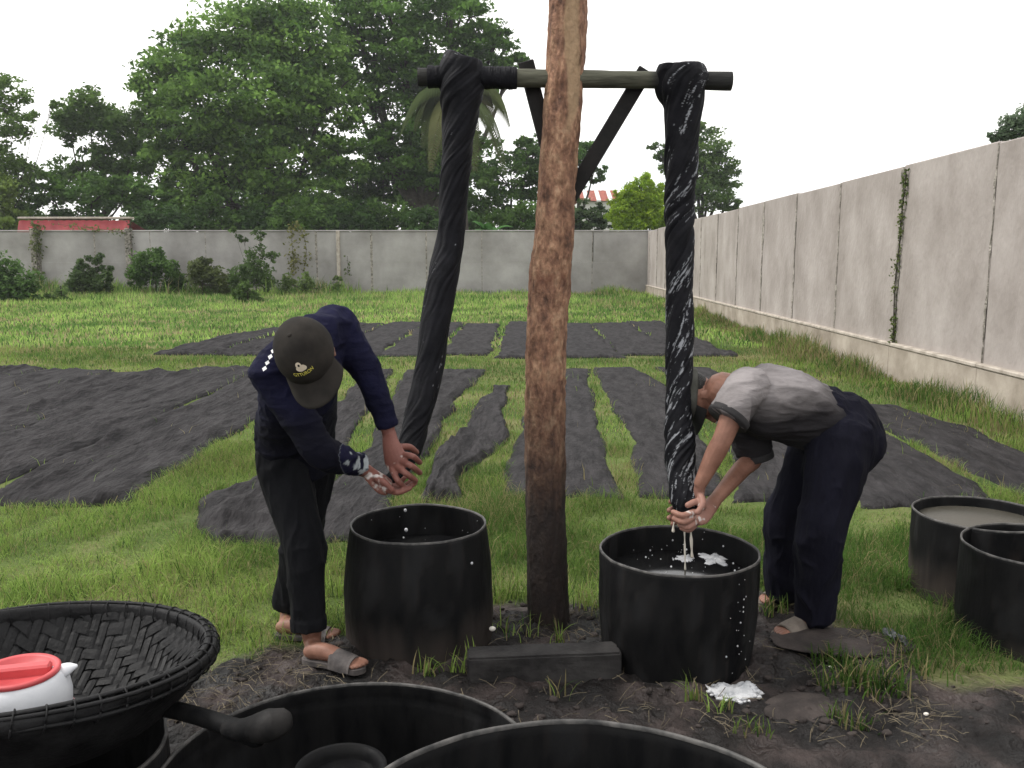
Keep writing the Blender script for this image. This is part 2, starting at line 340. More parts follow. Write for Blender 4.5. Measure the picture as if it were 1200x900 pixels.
def ground_mat():
    m = bpy.data.materials.new('turf_and_mud'); m.use_nodes = True; n, l = m.node_tree.nodes, m.node_tree.links
    b = n['Principled BSDF']; tc = n.new('ShaderNodeTexCoord')
    def noise(sc, d=6):
        z = n.new('ShaderNodeTexNoise'); z.inputs['Scale'].default_value = sc; z.inputs['Detail'].default_value = d; l.new(tc.outputs['Object'], z.inputs['Vector']); return z
    def rampn(src, stops):
        r = n.new('ShaderNodeValToRGB'); cr = r.color_ramp
        while len(cr.elements) < len(stops): cr.elements.new(0.5)
        for e, (p, c) in zip(cr.elements, stops): e.position = p; e.color = (*c, 1)
        l.new(src, r.inputs['Fac']); return r.outputs['Color']
    gcol = rampn(noise(0.9, 12).outputs['Fac'], [(0.35, (0.06, 0.09, 0.032)), (0.5, (0.11, 0.145, 0.05)), (0.64, (0.19, 0.18, 0.09))])
    mcol = rampn(noise(4, 12).outputs['Fac'], [(0.33, (0.003, 0.0024, 0.0023)), (0.5, (0.012, 0.0092, 0.0085)), (0.66, (0.050, 0.037, 0.034))])
    a = n.new('ShaderNodeAttribute'); a.attribute_name = 'Col'
    mx = n.new('ShaderNodeMixRGB'); l.new(a.outputs['Fac'], mx.inputs['Fac']); l.new(gcol, mx.inputs['Color1']); l.new(mcol, mx.inputs['Color2'])
    l.new(mx.outputs['Color'], b.inputs['Base Color'])
    rr = n.new('ShaderNodeMapRange'); rr.inputs['From Min'].default_value = 0.35; rr.inputs['From Max'].default_value = 0.65; rr.inputs['To Min'].default_value = 0.38; rr.inputs['To Max'].default_value = 0.95
    l.new(noise(6).outputs['Fac'], rr.inputs['Value']); l.new(rr.outputs['Result'], b.inputs['Roughness'])
    sm_ = n.new('ShaderNodeMath'); sm_.operation = 'MULTIPLY'; sm_.inputs[1].default_value = 0.32; l.new(a.outputs['Fac'], sm_.inputs[0]); l.new(sm_.outputs[0], b.inputs['Specular IOR Level'])   # only the wet mud shines
    bp = n.new('ShaderNodeBump'); bp.inputs['Strength'].default_value = 0.9; bp.inputs['Distance'].default_value = 0.03
    l.new(noise(38, 8).outputs['Fac'], bp.inputs['Height']); l.new(bp.outputs['Normal'], b.inputs['Normal'])
    return m
cols = np.stack([mk, mk, mk, np.ones_like(mk)], -1).reshape(-1, 4)
gme = fmesh('ground', np.stack([X, Yg, Z], -1).reshape(-1, 3), Fq, True, cols)
tag(obj('ground', gme, ground_mat()), kind='structure')
# ------------------------------------------------------------------ boundary walls
def wx(Y): return 4.76 + 0.029*Y                      # right wall line
BACKY = 39.0; WT = 2.80; LEDGE = 0.50
rw = empty('boundary_wall', (wx(20), 20, 0), 'long pale cast concrete wall with vertical joints running along the right', 'wall', 'concrete boundary walls')
joints = [2.23 + 2.4*k for k in range(-1, 16)]; joints = [j for j in joints if j < BACKY] + [BACKY]
ang = math.atan(0.029)
def wall_piece(name, p0, p1, z0, z1, th, m, parent, out=0.0, gap=0.02, sub=None, side=1, s=0, bev=0.012):
    # slab between two plan points, its face 'out' metres proud of the line p0-p1 (towards side)
    p0 = np.array(p0, float); p1 = np.array(p1, float); d = p1-p0; L = np.linalg.norm(d); d /= L; nn = np.array([-d[1], d[0]])*side
    c = (p0+p1)/2 + nn*(out - th/2)
    Mx = np.array([[d[0], -d[1], 0], [d[1], d[0], 0], [0, 0, 1]])
    me = MB().add(*box((c[0], c[1], (z0+z1)/2), (L-gap, th, z1-z0), Mx, bev)).mesh()
    return obj(name, me, m, parent)
for i in range(len(joints)-1):
    a, b = joints[i], joints[i+1]
    pa, pb = (wx(a), a), (wx(b), b)
    v = 0.004*math.sin(i*2.7)
    wall_piece('panel', pa, pb, LEDGE-0.02, WT + 0.012*math.sin(i*1.9), 0.12, M['concrete'], rw, out=v, gap=0.025)
    wall_piece('plinth', pa, pb, -0.3, LEDGE-0.05, 0.2, M['plinth'], rw, out=0.06, gap=0.004)
    wall_piece('ledge', pa, pb, LEDGE-0.05, LEDGE, 0.22, M['ledge'], rw, out=0.075, gap=0.004)
# rough mortar strips in the joints
def mortar(a, w, z0, z1, parent, proud, s):
    k = 60; zz = np.linspace(z0, z1, k)
    wv = w*(0.7 + 0.5*vn(zz*7, zz*0, 0, s)); cx = 0.02*vn(zz*3, zz*0, 0, s+1)
    V = []; 
    for z, ww, c in zip(zz, wv, cx):
        for t, o in ((-1, 0.0), (-0.5, 1), (0.5, 0.9), (1, 0.0)):
            Y = a + c + t*ww; V.append((wx(Y) - 0.007 - proud*o*(0.7+0.6*float(vn(z*20, t*3, 0, s+3))), Y, z))
    F = [(i*4+j, i*4+j+1, (i+1)*4+j+1, (i+1)*4+j) for i in range(k-1) for j in range(3)]
    return obj('mortar_joint', MB().add(V, F).mesh(), M['mortar'], parent)
for i, j in enumerate(joints[1:-1]):
    mortar(j, [0.035, 0.075, 0.05, 0.02, 0.045, 0.035][i % 6] if j > 4 else 0.04, LEDGE, WT-0.01, rw, 0.012, 40+i)
CX = wx(BACKY)
bwall = empty('boundary_wall', (-6, BACKY, 0), 'low grey concrete panel wall across the far end of the field', 'wall', 'concrete boundary walls')
px = CX; i = 0
edges = [CX + 0.25] + [CX - 2.4*k for k in range(1, 18)]
for i in range(len(edges)-1):
    a, b = edges[i+1], edges[i]
    wall_piece('panel', (a, BACKY), (b, BACKY), 1.472, WT - 0.02 + 0.01*math.sin(i*2.1), 0.12, M['concrete_grey'], bwall, out=0.004*math.sin(i), gap=0.03, side=-1, bev=0.004)
    wall_piece('panel', (a, BACKY), (b, BACKY), -0.2, 1.47, 0.12, M['concrete_grey'], bwall, out=0.003+0.004*math.sin(i), gap=0.03, side=-1, bev=0.004)
    wall_piece('coping', (a, BACKY), (b, BACKY), WT-0.03+0.02, WT+0.05, 0.18, M['concrete_grey'], bwall, out=0.04, gap=0.01, side=-1)
for e_ in edges[1:-1]:
    obj('post', MB().add(*box((e_, BACKY+0.05, 1.4), (0.10, 0.1, 2.8), None, 0.004)).mesh(), M['mortar'], bwall)
for pxl in (397,): 
    p = W(pxl, 300, BACKY)
    obj('post', MB().add(*box((p.x, BACKY-0.06, 1.4), (0.14, 0.16, 2.85), None, 0.01)).mesh(), M['ledge'], bwall)
for pxl in (153, 43):
    p = W(pxl, 300, BACKY)
    obj('post', MB().add(*box((p.x, BACKY-0.1, 1.42), (0.24, 0.3, 3.0), None, 0.02)).mesh(), M['mortar'], bwall)
# ------------------------------------------------------------------ cloth strips laid out on the grass
STRIPS = []
def strip_rows(rows): return [(G(600, py).y, G(a, py).x, G(b, py).x) for py, a, b in rows]
def mk_strip(rows, label, wr=1.0, s=0, h0=0.012, edge=0.05, lift=0.0, group='black cloth strips laid out to dry on the grass', crump=0.0):
    rows = sorted(rows); Ya = np.array([r[0] for r in rows]); XL = np.array([r[1] for r in rows]); XR = np.array([r[2] for r in rows])
    STRIPS.append((Ya, XL, XR)); L = Ya[-1]-Ya[0]
    nv = int(min(190, max(60, L/0.04))); nu = 56
    t = np.linspace(0, 1, nv)
    yy = Ya[0] + L*t**1.25; u = np.linspace(0, 1, nu)
    U, Yv = np.meshgrid(u, yy)
    xl = np.interp(Yv, Ya, XL) + edge*fbm(Yv*1.6, 0*Yv, 0, s+1, 4)*1.5 ; xr = np.interp(Yv, Ya, XR) + edge*fbm(Yv*1.6, 0*Yv+9, 0, s+2, 4)*1.5
    Xv = xl + (xr-xl)*U
    endw = 0.09*fbm(U*3.0, 0*U, 0, s+3)*np.clip(1-np.abs(t[:, None])*6, 0, 1) - 0.09*fbm(U*3, 0*U, 0, s+4)*np.clip(1-(1-t[:, None])*8, 0, 1)
    Yv = Yv + endw
    q = Xv*3.2 + 0.7*fbm(Xv*1.1, Yv*0.7, 0, s+5); 
    fold = (1-np.abs(vn(q*1.5, Yv*0.3, 0, s+6)))**7 * 0.055 + (1-np.abs(vn(q*3.6, Yv*0.45+q*.5, 0, s+7)))**7*0.034 + (1-np.abs(vn(q*8, Yv*1.0+q, 0, s+17)))**6*0.009
    pc = (Xv - 0.16*Yv)*(3.3) + 0.55*fbm(Xv*0.9, Yv*0.35, 0, s+31)*2; fr = pc-np.floor(pc); kk = np.floor(pc)
    am = np.clip(1.6*vn(kk*7.3, Yv*0.55, 0, s+32)+0.25, 0, 1)                      # overlapping pleats: gentle slope, sharp drop
    pl = np.where(fr < 0.07, fr/0.07, (1-(fr-0.07)/0.93)**1.8)*am*0.065
    pc2 = (Xv + 0.10*Yv)*5.1 + 0.8*fbm(Xv*1.5, Yv*0.6, 0, s+33)*2; f2 = pc2-np.floor(pc2); a2 = np.clip(vn(np.floor(pc2)*5.1, Yv*0.8, 0, s+34)+0.05, 0, 1)
    fold = fold*0.55 + pl + np.where(f2 < 0.12, f2/0.12, (1-(f2-0.12)/0.88)**2)*a2*0.036
    sm = 0.012*fbm(Xv*1.7, Yv*1.1, 0, s+8)
    Zv = h0 + sm + fold*wr*0.75 + 0.0025*vn(Xv*14, Yv*6, 0, s+9)
    if crump: 
        k = np.exp(-((Yv-Ya[0])/0.75)**2)*crump; Zv = Zv + k*(0.10*(1-np.abs(vn(Xv*3.1, Yv*3.0, 0, s+10)))**2 + 0.03)
    ed = np.minimum(np.minimum(U, 1-U)*nu/5.0, np.minimum(np.arange(nv), np.arange(nv)[::-1])[:, None]/4.0); ed = np.clip(ed, 0, 1)
    Zv = H(Xv, Yv) + lift + (Zv+0.018)*(0.3 + 0.7*ed)
    Zv[ed <= 0] -= 0.02
    V = np.stack([Xv, Yv, Zv], -1).reshape(-1, 3); g = np.arange(nu*nv).reshape(nv, nu)
    F = np.stack([g[:-1, :-1], g[:-1, 1:], g[1:, 1:], g[1:, :-1]], -1).reshape(-1, 4)
    c = V.mean(0)
    o = obj('laid_cloth', fmesh('laid_cloth', V, F, True), M['cloth'], None, Vector((c[0], c[1], 0)))
    return tag(o, label, 'cloth', group)
YF = G(600, 433).y
lab = ['wrinkled black cloth strip of the left field, nearest the man in navy',
       'wrinkled black cloth strip, second from the navy-shirted man in the left field',
       'wrinkled black cloth strip, middle one of the five overlapping in the left field',
       'wrinkled black cloth strip, second from the outer edge of the left field',
       'wrinkled black cloth strip at the outermost far left of the left field']
for k in range(5):
    r = lambda y, e=0: (-2.58 - 1.04*k - e) + 0.0*(y-5.5)
    y0 = [5.62, 5.45, 5.9, 5.5, 5.7][k]
    mk_strip([(y0, r(0)-[1.0, 1.1, .96, 1.12, 1.1][k], r(0)+0.02), (8, r(0)-[1.08, 1.0, 1.1, .95, 1.1][k], r(0)+0.02), (10.5, r(0)-[.98, 1.1, 1.0, 1.1, 1.0][k], r(0)+0.04), (YF-0.2+0.25*math.sin(k*2), r(0)-1.02, r(0)-0.02)], lab[k], wr=1.25, s=100+k*20, edge=0.06, lift=0.012*(k % 2)+0.002*k)
mk_strip(strip_rows([(642, 262, 372), (622, 238, 385), (590, 240, 372), (545, 325, 405), (500, 372, 420), (470, 400, 434), (434, 432, 462)]), 'black cloth strip with crumpled raised end behind the trouser legs of the man in navy', wr=0.8, s=300, crump=0.6)
mk_strip(strip_rows([(638, 352, 440), (618, 345, 452), (590, 372, 458), (545, 420, 490), (500, 446, 520), (470, 462, 536), (434, 474, 572)]), 'black cloth strip passing behind the left hanging twist and the left barrel', wr=0.8, s=330, lift=0.01)
mk_strip(strip_rows([(592, 488, 536), (560, 505, 542), (540, 512, 575), (510, 535, 592), (480, 560, 592), (452, 580, 597)]), 'narrow bunched-up black cloth strip lying in grass left of the bark-covered post', wr=1.1, s=350, h0=0.012, crump=0.3)
mk_strip(strip_rows([(586, 590, 728), (540, 598, 714), (500, 612, 702), (460, 622, 694), (433, 628, 690)]), 'flat black cloth strip passing directly behind the bark-covered post', wr=0.25, s=370)
mk_strip(strip_rows([(584, 752, 852), (540, 744, 838), (500, 730, 820), (460, 706, 790), (431, 694, 741)]), 'flat black cloth strip behind the foamy twist, grass tongue at its left', wr=0.4, s=390)
mk_strip(strip_rows([(590, 858, 1000), (545, 862, 975), (500, 845, 930), (460, 812, 880), (431, 765, 832)]), 'black cloth strip running behind the arms and chest of the man in grey', wr=0.4, s=410)
mk_strip(strip_rows([(596, 1005, 1166), (570, 1000, 1150), (540, 985, 1095), (510, 960, 1044), (480, 930, 990), (450, 900, 950)]), 'black cloth strip ending just behind the two barrels at the right', wr=0.5, s=430)
mk_strip(strip_rows([(592, 1215, 1330), (572, 1168, 1290), (540, 1106, 1216), (505, 1040, 1140), (474, 1000, 1042)]), 'black cloth strip nearest the right concrete wall, beyond a line of grass', wr=0.35, s=450)
# far row, beyond the band of short grass
xf = [(-6.05, -5.1), (-5.05, -4.1), (-4.05, -3.2), (-3.2, -2.22), (-2.24, -1.28), (-1.27, -0.36), (-0.24, 0.83), (0.82, 1.83), (1.81, 2.84), (2.8, 3.74)]
fl = ['leftmost black cloth strip of the far row, wrinkled and reaching into the lawn', 'second black cloth strip from the left in the far row', 'third black cloth strip from the left in the far row, behind the dark cap',
      'far-row black cloth strip seen behind the raised shoulder of the navy shirt', 'far-row black cloth strip with torn edge, left of the left hanging twist', 'far-row black cloth strip between the left hanging twist and the grassy gap',
      'far-row black cloth strip just right of the grassy gap, partly behind the post', 'far-row black cloth strip just right of the bark-covered post', 'far-row black cloth strip with frayed seam left of the foamy twist', 'rightmost black cloth strip of the far row, by the right wall']
for k, (a, b) in enumerate(xf):
    y0 = G(600, 419).y + (0.25*math.sin(k*1.7) if k else 0.3); y1 = G(600, 379).y - (0.9 if k == 0 else 0) + 0.4*math.sin(k*2.3)
    mk_strip([(y0, a, b), ((y0+y1)/2, a+0.05, b+0.03), (y1, a+0.12+(0.5 if k == 0 else 0), b+0.1)], fl[k], wr=1.0 if k < 3 else 0.45, s=500+20*k, h0=0.02, lift=0.004*(k % 2), edge=0.085, group='far row of black cloth strips')
def in_cloth(x, y, margin=0.0):
    m = np.zeros(x.shape, bool)
    for Ya, XL, XR in STRIPS:
        m |= (y > Ya[0]-margin) & (y < Ya[-1]+margin) & (x > np.interp(y, Ya, XL)-margin) & (x < np.interp(y, Ya, XR)+margin)
    return m

# ------------------------------------------------------------------ wringing post
PY = 3.78
post = empty('wringing_post', G(644, 742), 'tall bark-covered tree-trunk post with a crossbeam and two dark braces', 'post')
pp = [(644, 790, 24.5), (643.5, 745, 24.5), (641, 680, 23.5), (639, 600, 22.5), (639, 520, 23), (640, 430, 23), (642, 365, 22.5), (645, 318, 23), (649, 280, 22), (652, 220, 21.5), (657, 150, 21.5), (663, 60, 22), (666, 0, 22), (670, -70, 22), (674, -160, 21.5)]
cen = []; rr = []
for x, y, w in pp:
    p = W(x, y, PY); zc = (p - Vector((0, 0, CAM_H))).dot(Vector((0, CP, -SP))); cen.append(p); rr.append(w*zc/FPX)
V, F4, F3 = sweep(cen, rr, n=64, k=14, caps='flat')
c0 = np.interp(V[:, 2], [p[2] for p in cen], [p[0] for p in cen]); dx = V[:, 0]-c0; dyv = V[:, 1]-PY
th = np.arctan2(dyv, dx)
bumpn = 0.008*fbm(np.cos(th)*2.4, np.sin(th)*2.4, V[:, 2]*3.5, 61) + 0.007*np.clip(fbm(np.cos(th)*6, np.sin(th)*6, V[:, 2]*9, 62)+0.1, 0, 1) + 0.004*vn(np.cos(th)*14, np.sin(th)*14, V[:, 2]*40, 63)
rad = np.hypot(dx, dyv)+1e-6; kk = 1 + bumpn/np.maximum(rad, 0.03)
V[:, 0] = c0 + dx*kk; V[:, 1] = PY + dyv*kk
knotp = [W(650, 90, PY-0.08), W(640, 428, PY-0.08), W(641, 465, PY-0.08), W(655, 176, PY-.08)]
for q in knotp:
    d = np.linalg.norm((V-np.array(q))*np.array([1, 1, 0.8]), axis=1); a = 0.010*np.exp(-(d/0.022)**2) - 0.012*np.exp(-(d/0.008)**2); V[:, 1] -= a
mbp = MB().add(V, F4, F3); zz = V[:, 2]; C = np.zeros((len(V), 4))
stain = np.clip((1.12 - zz + 0.12*fbm(np.cos(th)*3, np.sin(th)*3, zz*3, 64))/0.62, 0, 1)**0.8*0.96
C[:, :3] = (0.014, 0.012, 0.012); C[:, 3] = stain
# bare wood above and around the beam mortise
tp = ((V[:, 0]-W(669, 90, PY).x + 0.012*vn(zz*9, 0*zz, 0, 65))/0.03)**2 + ((zz-W(668, 55, PY).z)/0.33)**2
bare = (np.clip(1.35-tp, 0, 1)*1.6).clip(0, 1)*(dyv < 0); sel = bare > 0.02
C[sel, :3] = (0.40, 0.28, 0.17); C[sel, 3] = bare[sel]*0.85
V[:, 1] += 0.014*bare
red = np.clip(1-np.abs(zz-W(644, 325, PY).z)/0.06, 0, 1)*0.5*(vn(np.cos(th)*5, np.sin(th)*5, zz*14, 66) > -0.2); s2 = red > 0.01
C[s2, :3] = (0.11, 0.035, 0.022); C[s2, 3] = np.maximum(C[s2, 3], red[s2])
mbp = MB().add(V, F4, F3)
obj('trunk', mbp.mesh('trunk', True, C), M['bark'], post)
BY = PY
bl, br_ = W(490, 90, BY), W(857, 95, BY)
P = [bl.lerp(br_, t) for t in np.linspace(0, 1, 9)]
V, F4, F3 = sweep(P, [0.036, 0.0365, 0.037, 0.036, 0.035, 0.035, 0.034, 0.036, 0.037], n=24, k=12, caps='flat')
V[:, 2] += 0.003*fbm(V[:, 0]*7, V[:, 1]*20, V[:, 2]*20, 70); V[:, 1] += 0.003*fbm(V[:, 0]*7, V[:, 1]*20, V[:, 2]*20, 71)
xa, xb = W(600, 90, BY).x, W(757, 90, BY).x
C = np.zeros((len(V), 4)); C[:, :3] = (0.012, 0.012, 0.013); C[:, 3] = np.clip(np.maximum((xa-V[:, 0])/0.04, (V[:, 0]-xb)/0.04), 0, 1)*0.9
obj('crossbeam', MB().add(V, F4, F3).mesh('crossbeam', True, C), M['beam'], post)
def board(p, q, w, th, m, parent, name='brace'):
    p, q = Vector(p), Vector(q); d = (q-p); L = d.length; d.normalize(); yv = Vector((0, 1, 0)); u = d.cross(yv).normalized(); v = u.cross(d)
    Mx = np.array([[d.x, u.x, v.x], [d.y, u.y, v.y], [d.z, u.z, v.z]])
    return obj(name, MB().add(*box((p+q)/2, (L, w, th), Mx, 0.004)).mesh(), m, parent)
board(W(757, 82, BY+0.06), W(667, 232, BY+0.06), 0.066, 0.028, M['brace'], post)
board(W(616, 72, BY+0.06), W(649, 200, BY+0.06), 0.066, 0.028, M['brace'], post)
# cloth wrapped round the beam beside each twist
def wrap(x0, x1, parent, s):
    a, b = bl.lerp(br_, (x0-490)/367), bl.lerp(br_, (x1-490)/367); n, k = 40, int(90*abs(x1-x0)/50)
    V = []
    for i in range(k):
        c = a.lerp(b, i/(k-1)); r0 = 0.0415 + (0.002 if 0 < i < k-1 else -0.006)
        for j in range(n):
            t = j*2*math.pi/n; r = r0 + 0.0016*abs(math.sin((i/k*17.0 + t/(2*math.pi))*math.pi*1.0))+0.002*float(vn(i*0.12, math.cos(t)*1.5, math.sin(t)*1.5, s+7)) + 0.002*float(vn(i*0.3, math.cos(t)*3, math.sin(t)*3, s))
            V.append((c.x, c.y + r*math.cos(t), c.z + r*math.sin(t)))
    F = [(i*n+j, i*n+(j+1) % n, (i+1)*n+(j+1) % n, (i+1)*n+j) for i in range(k-1) for j in range(n)]
    C = np.zeros((len(V), 4)); return obj('cloth_wrapping', MB().add(V, F).mesh('w', True, C), M['wetcloth'], parent)
wrap(556, 606, post, 1); wrap(501, 520, post, 2)

# ------------------------------------------------------------------ the two wrung twists of wet cloth
def twist(pts, label, turns, ns, foam, s, loop):
    # pts: (px, py, Y, half-width px) from the beam down to the hands
    cen = []; rad = []
    for x, y, Yd, w in pts:
        p = W(x, y, Yd); zc = (p - Vector((0, 0, CAM_H))).dot(Vector((0, CP, -SP))); cen.append(tuple(p)); rad.append(w*zc/FPX)
    n = 120; D = catmull(np.hstack([np.array(cen), np.array(rad)[:, None]]), 40); C0 = D[:, :3]; RR = D[:, 3]
    T = np.gradient(C0, axis=0); seg = np.linalg.norm(T, axis=1); S = np.concatenate([[0], np.cumsum(seg)[:-1]]); T /= seg[:, None]
    th = np.arange(n)*2*math.pi/n; V = []; K = []; QA = []; QB = []
    a_prev = np.array([1.0, 0, 0])
    top = cen[0][2]
    for c, t, r, sd_ in zip(C0, T, RR, S):
        a = nrm(a_prev - t*np.dot(a_prev, t)); a_prev = a; b = np.cross(t, a)
        ph = sd_*turns*2*math.pi + 1.5*float(vn(sd_*2.3, 0, 0, s)) + 0.5*float(vn(sd_*6.1, 0, 0, s+11))
        q = (th - ph)*ns/2
        q = q + 0.9*vn(np.cos(th-ph)*1.2, np.sin(th-ph)*1.2, sd_*2.6, s+13); prof = np.abs(np.cos(q)); prof = prof**0.55
        q2 = (th - ph*1.02)*ns*1.5 + 1.3*vn(np.cos(th-ph)*1.5, np.sin(th-ph)*1.5, sd_*2.0, s+1)*3
        fine = np.abs(np.cos(q2))**0.6
        rr_ = r*(0.86 + (0.14 if ns > 3 else 0.06)*prof + 0.05*fine + 0.05*vn(np.cos(th-ph)*4, np.sin(th-ph)*4, sd_*9, s+2) + 0.07*vn(np.cos(th-ph)*1.4+3, np.sin(th-ph)*1.4, sd_*4.5, s+12))
        dp = 1.0
        if sd_ < loop: dp = max(1.0, 0.062/r)            # the head of the twist swells round the beam
        V.append(c + np.outer(np.cos(th)*rr_, a) + np.outer(np.sin(th)*rr_*dp, b)); K.append(prof*0.6+fine*0.4); QA.append(np.stack([np.cos(th-ph), np.sin(th-ph)], 1)*r/0.065); QB.append(np.full(n, sd_))
    V = np.concatenate(V); K = np.concatenate(K); m = len(C0)
    F = [(i*n+j, i*n+(j+1) % n, (i+1)*n+(j+1) % n, (i+1)*n+j) for i in range(m-1) for j in range(n)]
    F3 = [(m*n, (j+1) % n, j) for j in range(n)] + [(m*n+1, (m-1)*n+j, (m-1)*n+(j+1) % n) for j in range(n)]
    V = np.vstack([V, V[:n].mean(0) + np.array([0, 0, 0.008]), V[-n:].mean(0)-np.array([0, 0, .01])]); K = np.append(K, [1, 1]); QA = np.vstack([np.concatenate(QA), [[0, 0], [0, 0]]]); QB = np.append(np.concatenate(QB), [0, 0])
    C = np.zeros((len(V), 4)); C[:, :3] = (0.27, 0.28, 0.30)
    f = vn(QA[:, 0]*3.2, QA[:, 1]*3.2, QB*7, s+4)*0.55 + vn(QA[:, 0]*9, QA[:, 1]*9, QB*26, s+5)*0.6 + 0.40*vn(QA[:, 0]*1.3, QA[:, 1]*1.3, QB*3.1, s+6) + 0.50*vn(QA[:, 0]*24, QA[:, 1]*24, QB*85, s+7)
    zr = (V[:, 2]-V[:, 2].min())/(V[:, 2].max()-V[:, 2].min())
    thr = foam(zr)
    C[:, 3] = np.clip((f - thr)*5.5, 0, 0.9)
    me = MB().add(V, F, F3).mesh('twisted_cloth', True, C)
    o = obj('twisted_cloth', me, M['wetcloth'], None, Vector(cen[-1])); tag(o, label, 'wet cloth', 'twisted wet cloths hanging from the beam'); return o
SL = lambda L, f: [(x, y, Y_, w*(f if y > 125 else (f+1)/2)) for x, y, Y_, w in L]
TL = twist(SL([(541, 66, BY, 17), (540, 69, BY, 25), (540, 76, BY, 29), (540, 92, BY, 30), (540, 112, BY, 28), (539, 135, BY, 25.5), (536, 165, BY, 22.5), (533, 210, BY, 21), (530, 250, BY, 20), (527, 285, BY, 21), (520, 320, BY-0.02, 22.5),
            (513, 360, BY-0.04, 21.5), (507, 400, BY-0.06, 21), (501, 440, BY-0.09, 20.5), (493, 475, BY-0.13, 20), (484, 510, BY-0.17, 18.5), (476, 535, BY-0.22, 16), (466, 554, BY-0.27, 11), (452, 566, BY-0.30, 8)], 0.85),
           'smooth dark twist of wet black cloth hanging slanted from the left of the beam', 0.75, 3, lambda z: 1.02+0*z, 81, 0.17)
TR = twist(SL([(800, 76, BY, 20), (800, 79, BY, 27), (799, 86, BY, 30), (798, 100, BY, 30), (801, 120, BY, 25), (800, 150, BY, 22.5), (798, 200, BY, 19.5), (796, 250, BY, 18.5), (797, 300, BY-0.01, 17.5), (796, 350, BY-0.03, 17), (796, 400, BY-0.06, 17.5),
            (796, 440, BY-0.10, 16), (795, 480, BY-0.14, 16.5), (797, 520, BY-0.19, 19), (799, 555, BY-0.23, 19.5), (803, 575, BY-0.26, 21), (806, 590, BY-0.28, 20), (806, 603, BY-0.29, 15)], 0.92),
           'foam-streaked twist of wet black cloth hanging straight from the right of the beam', 1.7, 4, lambda z: 0.68 - 0.12*(z < 0.4)*1.0 - 0.22*(z < 0.12) - 0.1*(z>0.93), 91, 0.17)
# ------------------------------------------------------------------ barrels and vats
def drum(name, c, r0, r1, h, label, liquid=None, bulge=0.0, lm='liquid', tilt=(0, 0), s=0, wet=None, hoops=(), cat='barrel', group='cut-down black barrels', mud=0.12, n=96, flat=0.12):
    root = empty(name, (c[0], c[1], gz(c)-0.02), label, cat, group)
    zb = root.location.z; t = 0.007
    prof = [(r0*0.98, 0)]; k = 26
    for i in range(k+1):
        f = i/k; r = r0 + (r1-r0)*f + bulge*math.sin(math.pi*f)
        for hz in hoops: r += 0.006*math.exp(-((f-hz)/0.018)**2)
        prof.append((r, 0.004+f*(h-0.004)))
    inner = [(r - t, z) for r, z in prof[::-1]][:-1]
    prof2 = prof + [(r1-t*0.5, h+0.002)] + inner + [(r0-t, 0.02), (0.001, 0.02)]
    V, F = lathe(prof2, n, (0, 0, 0), 0.012, s)
    a = np.arctan2(V[:, 1], V[:, 0])
    V[:, 0] += 0.009*fbm(np.cos(a)*2, np.sin(a)*2, V[:, 2]*4, s+1)*np.cos(a); V[:, 1] += 0.009*fbm(np.cos(a)*2, np.sin(a)*2, V[:, 2]*4, s+1)*np.sin(a)
    C = np.zeros((len(V), 4)); C[:, :3] = (0.060, 0.048, 0.042)
    nm = fbm(np.cos(a)*3, np.sin(a)*3, V[:, 2]*2.0, s+2)
    st = fbm(np.cos(a)*22, np.sin(a)*22, V[:, 2]*1.5, s+3)
    outside = np.arange(len(V)) < n*(k+2)
    C[:, 3] = outside*np.clip((mud*1.2 - V[:, 2] + 0.12*nm + 0.05*st)/0.16, 0, 1)*0.7
    gm = np.clip(fbm(np.cos(a)*5, np.sin(a)*5, V[:, 2]*6, s+6)*1.3-0.1, 0, 0.35)*(C[:, 3] < 0.02); q = gm > 0.01; C[q, :3] = (0.026, 0.026, 0.027); C[q, 3] = gm[q]
    if wet is not None:
        wd = np.abs((a-wet+math.pi) % (2*math.pi)-math.pi)*r0; w = outside*np.clip(1.4 - wd/0.035 + 0.5*vn(V[:, 2]*20, a*3, 0, s+5), 0, 1)
        q = w > 0.05; C[q, :3] = (0.003, 0.003, 0.004); C[q, 3] = w[q]
    Mt = Matrix.Rotation(tilt[0], 3, 'X') @ Matrix.Rotation(tilt[1], 3, 'Y'); Mn = np.array(Mt)
    off = np.array([c[0], c[1], zb])
    obj('wall', MB().add(V @ Mn.T + off, F).mesh('wall', True, C), M['drum'], root)
    # worn rim: thin ring seated on the cut edge
    rp = [(r1+0.0008, h-0.004), (r1+0.0008, h+0.0025), (r1-t*0.5, h+0.0045), (r1-t-0.0008, h+0.0025), (r1-t-0.0008, h-0.004)]
    V2, F2 = lathe(rp, n, (0, 0, 0), 0.012, s)
    a = np.arctan2(V2[:, 1], V2[:, 0]); z2 = V2[:, 2]*0+h
    V2[:, 0] += 0.009*fbm(np.cos(a)*2, np.sin(a)*2, z2*4, s+1)*np.cos(a); V2[:, 1] += 0.009*fbm(np.cos(a)*2, np.sin(a)*2, z2*4, s+1)*np.sin(a)
    obj('rim', MB().add(V2 @ Mn.T + off, F2).mesh('rim', True), M['drumrim'], root)
    if liquid:
        Vl, Fl = [], []
        rl = (r0 + (r1-r0)*liquid/h) - t - 0.002
        Vl, Fl = lathe([(0.001, 0), (rl*0.5, 0.001), (rl*0.97, 0.0)], 48, (c[0], c[1], zb+liquid))
        obj('liquid', MB().add(Vl, Fl).mesh('liquid', True), M[lm], root)
    return root
DL = Vector((W(490, 613, 3.62).x, 3.62, 0)); DR = Vector((W(795, 645, 3.42).x, 3.42, 0))
dl = drum('barrel', DL, 0.306, 0.286, 0.505, 'tapered black barrel narrower at its mouth, standing left of the bark-covered post', liquid=0.37, bulge=0.016, s=11, mud=0.16, group=None)
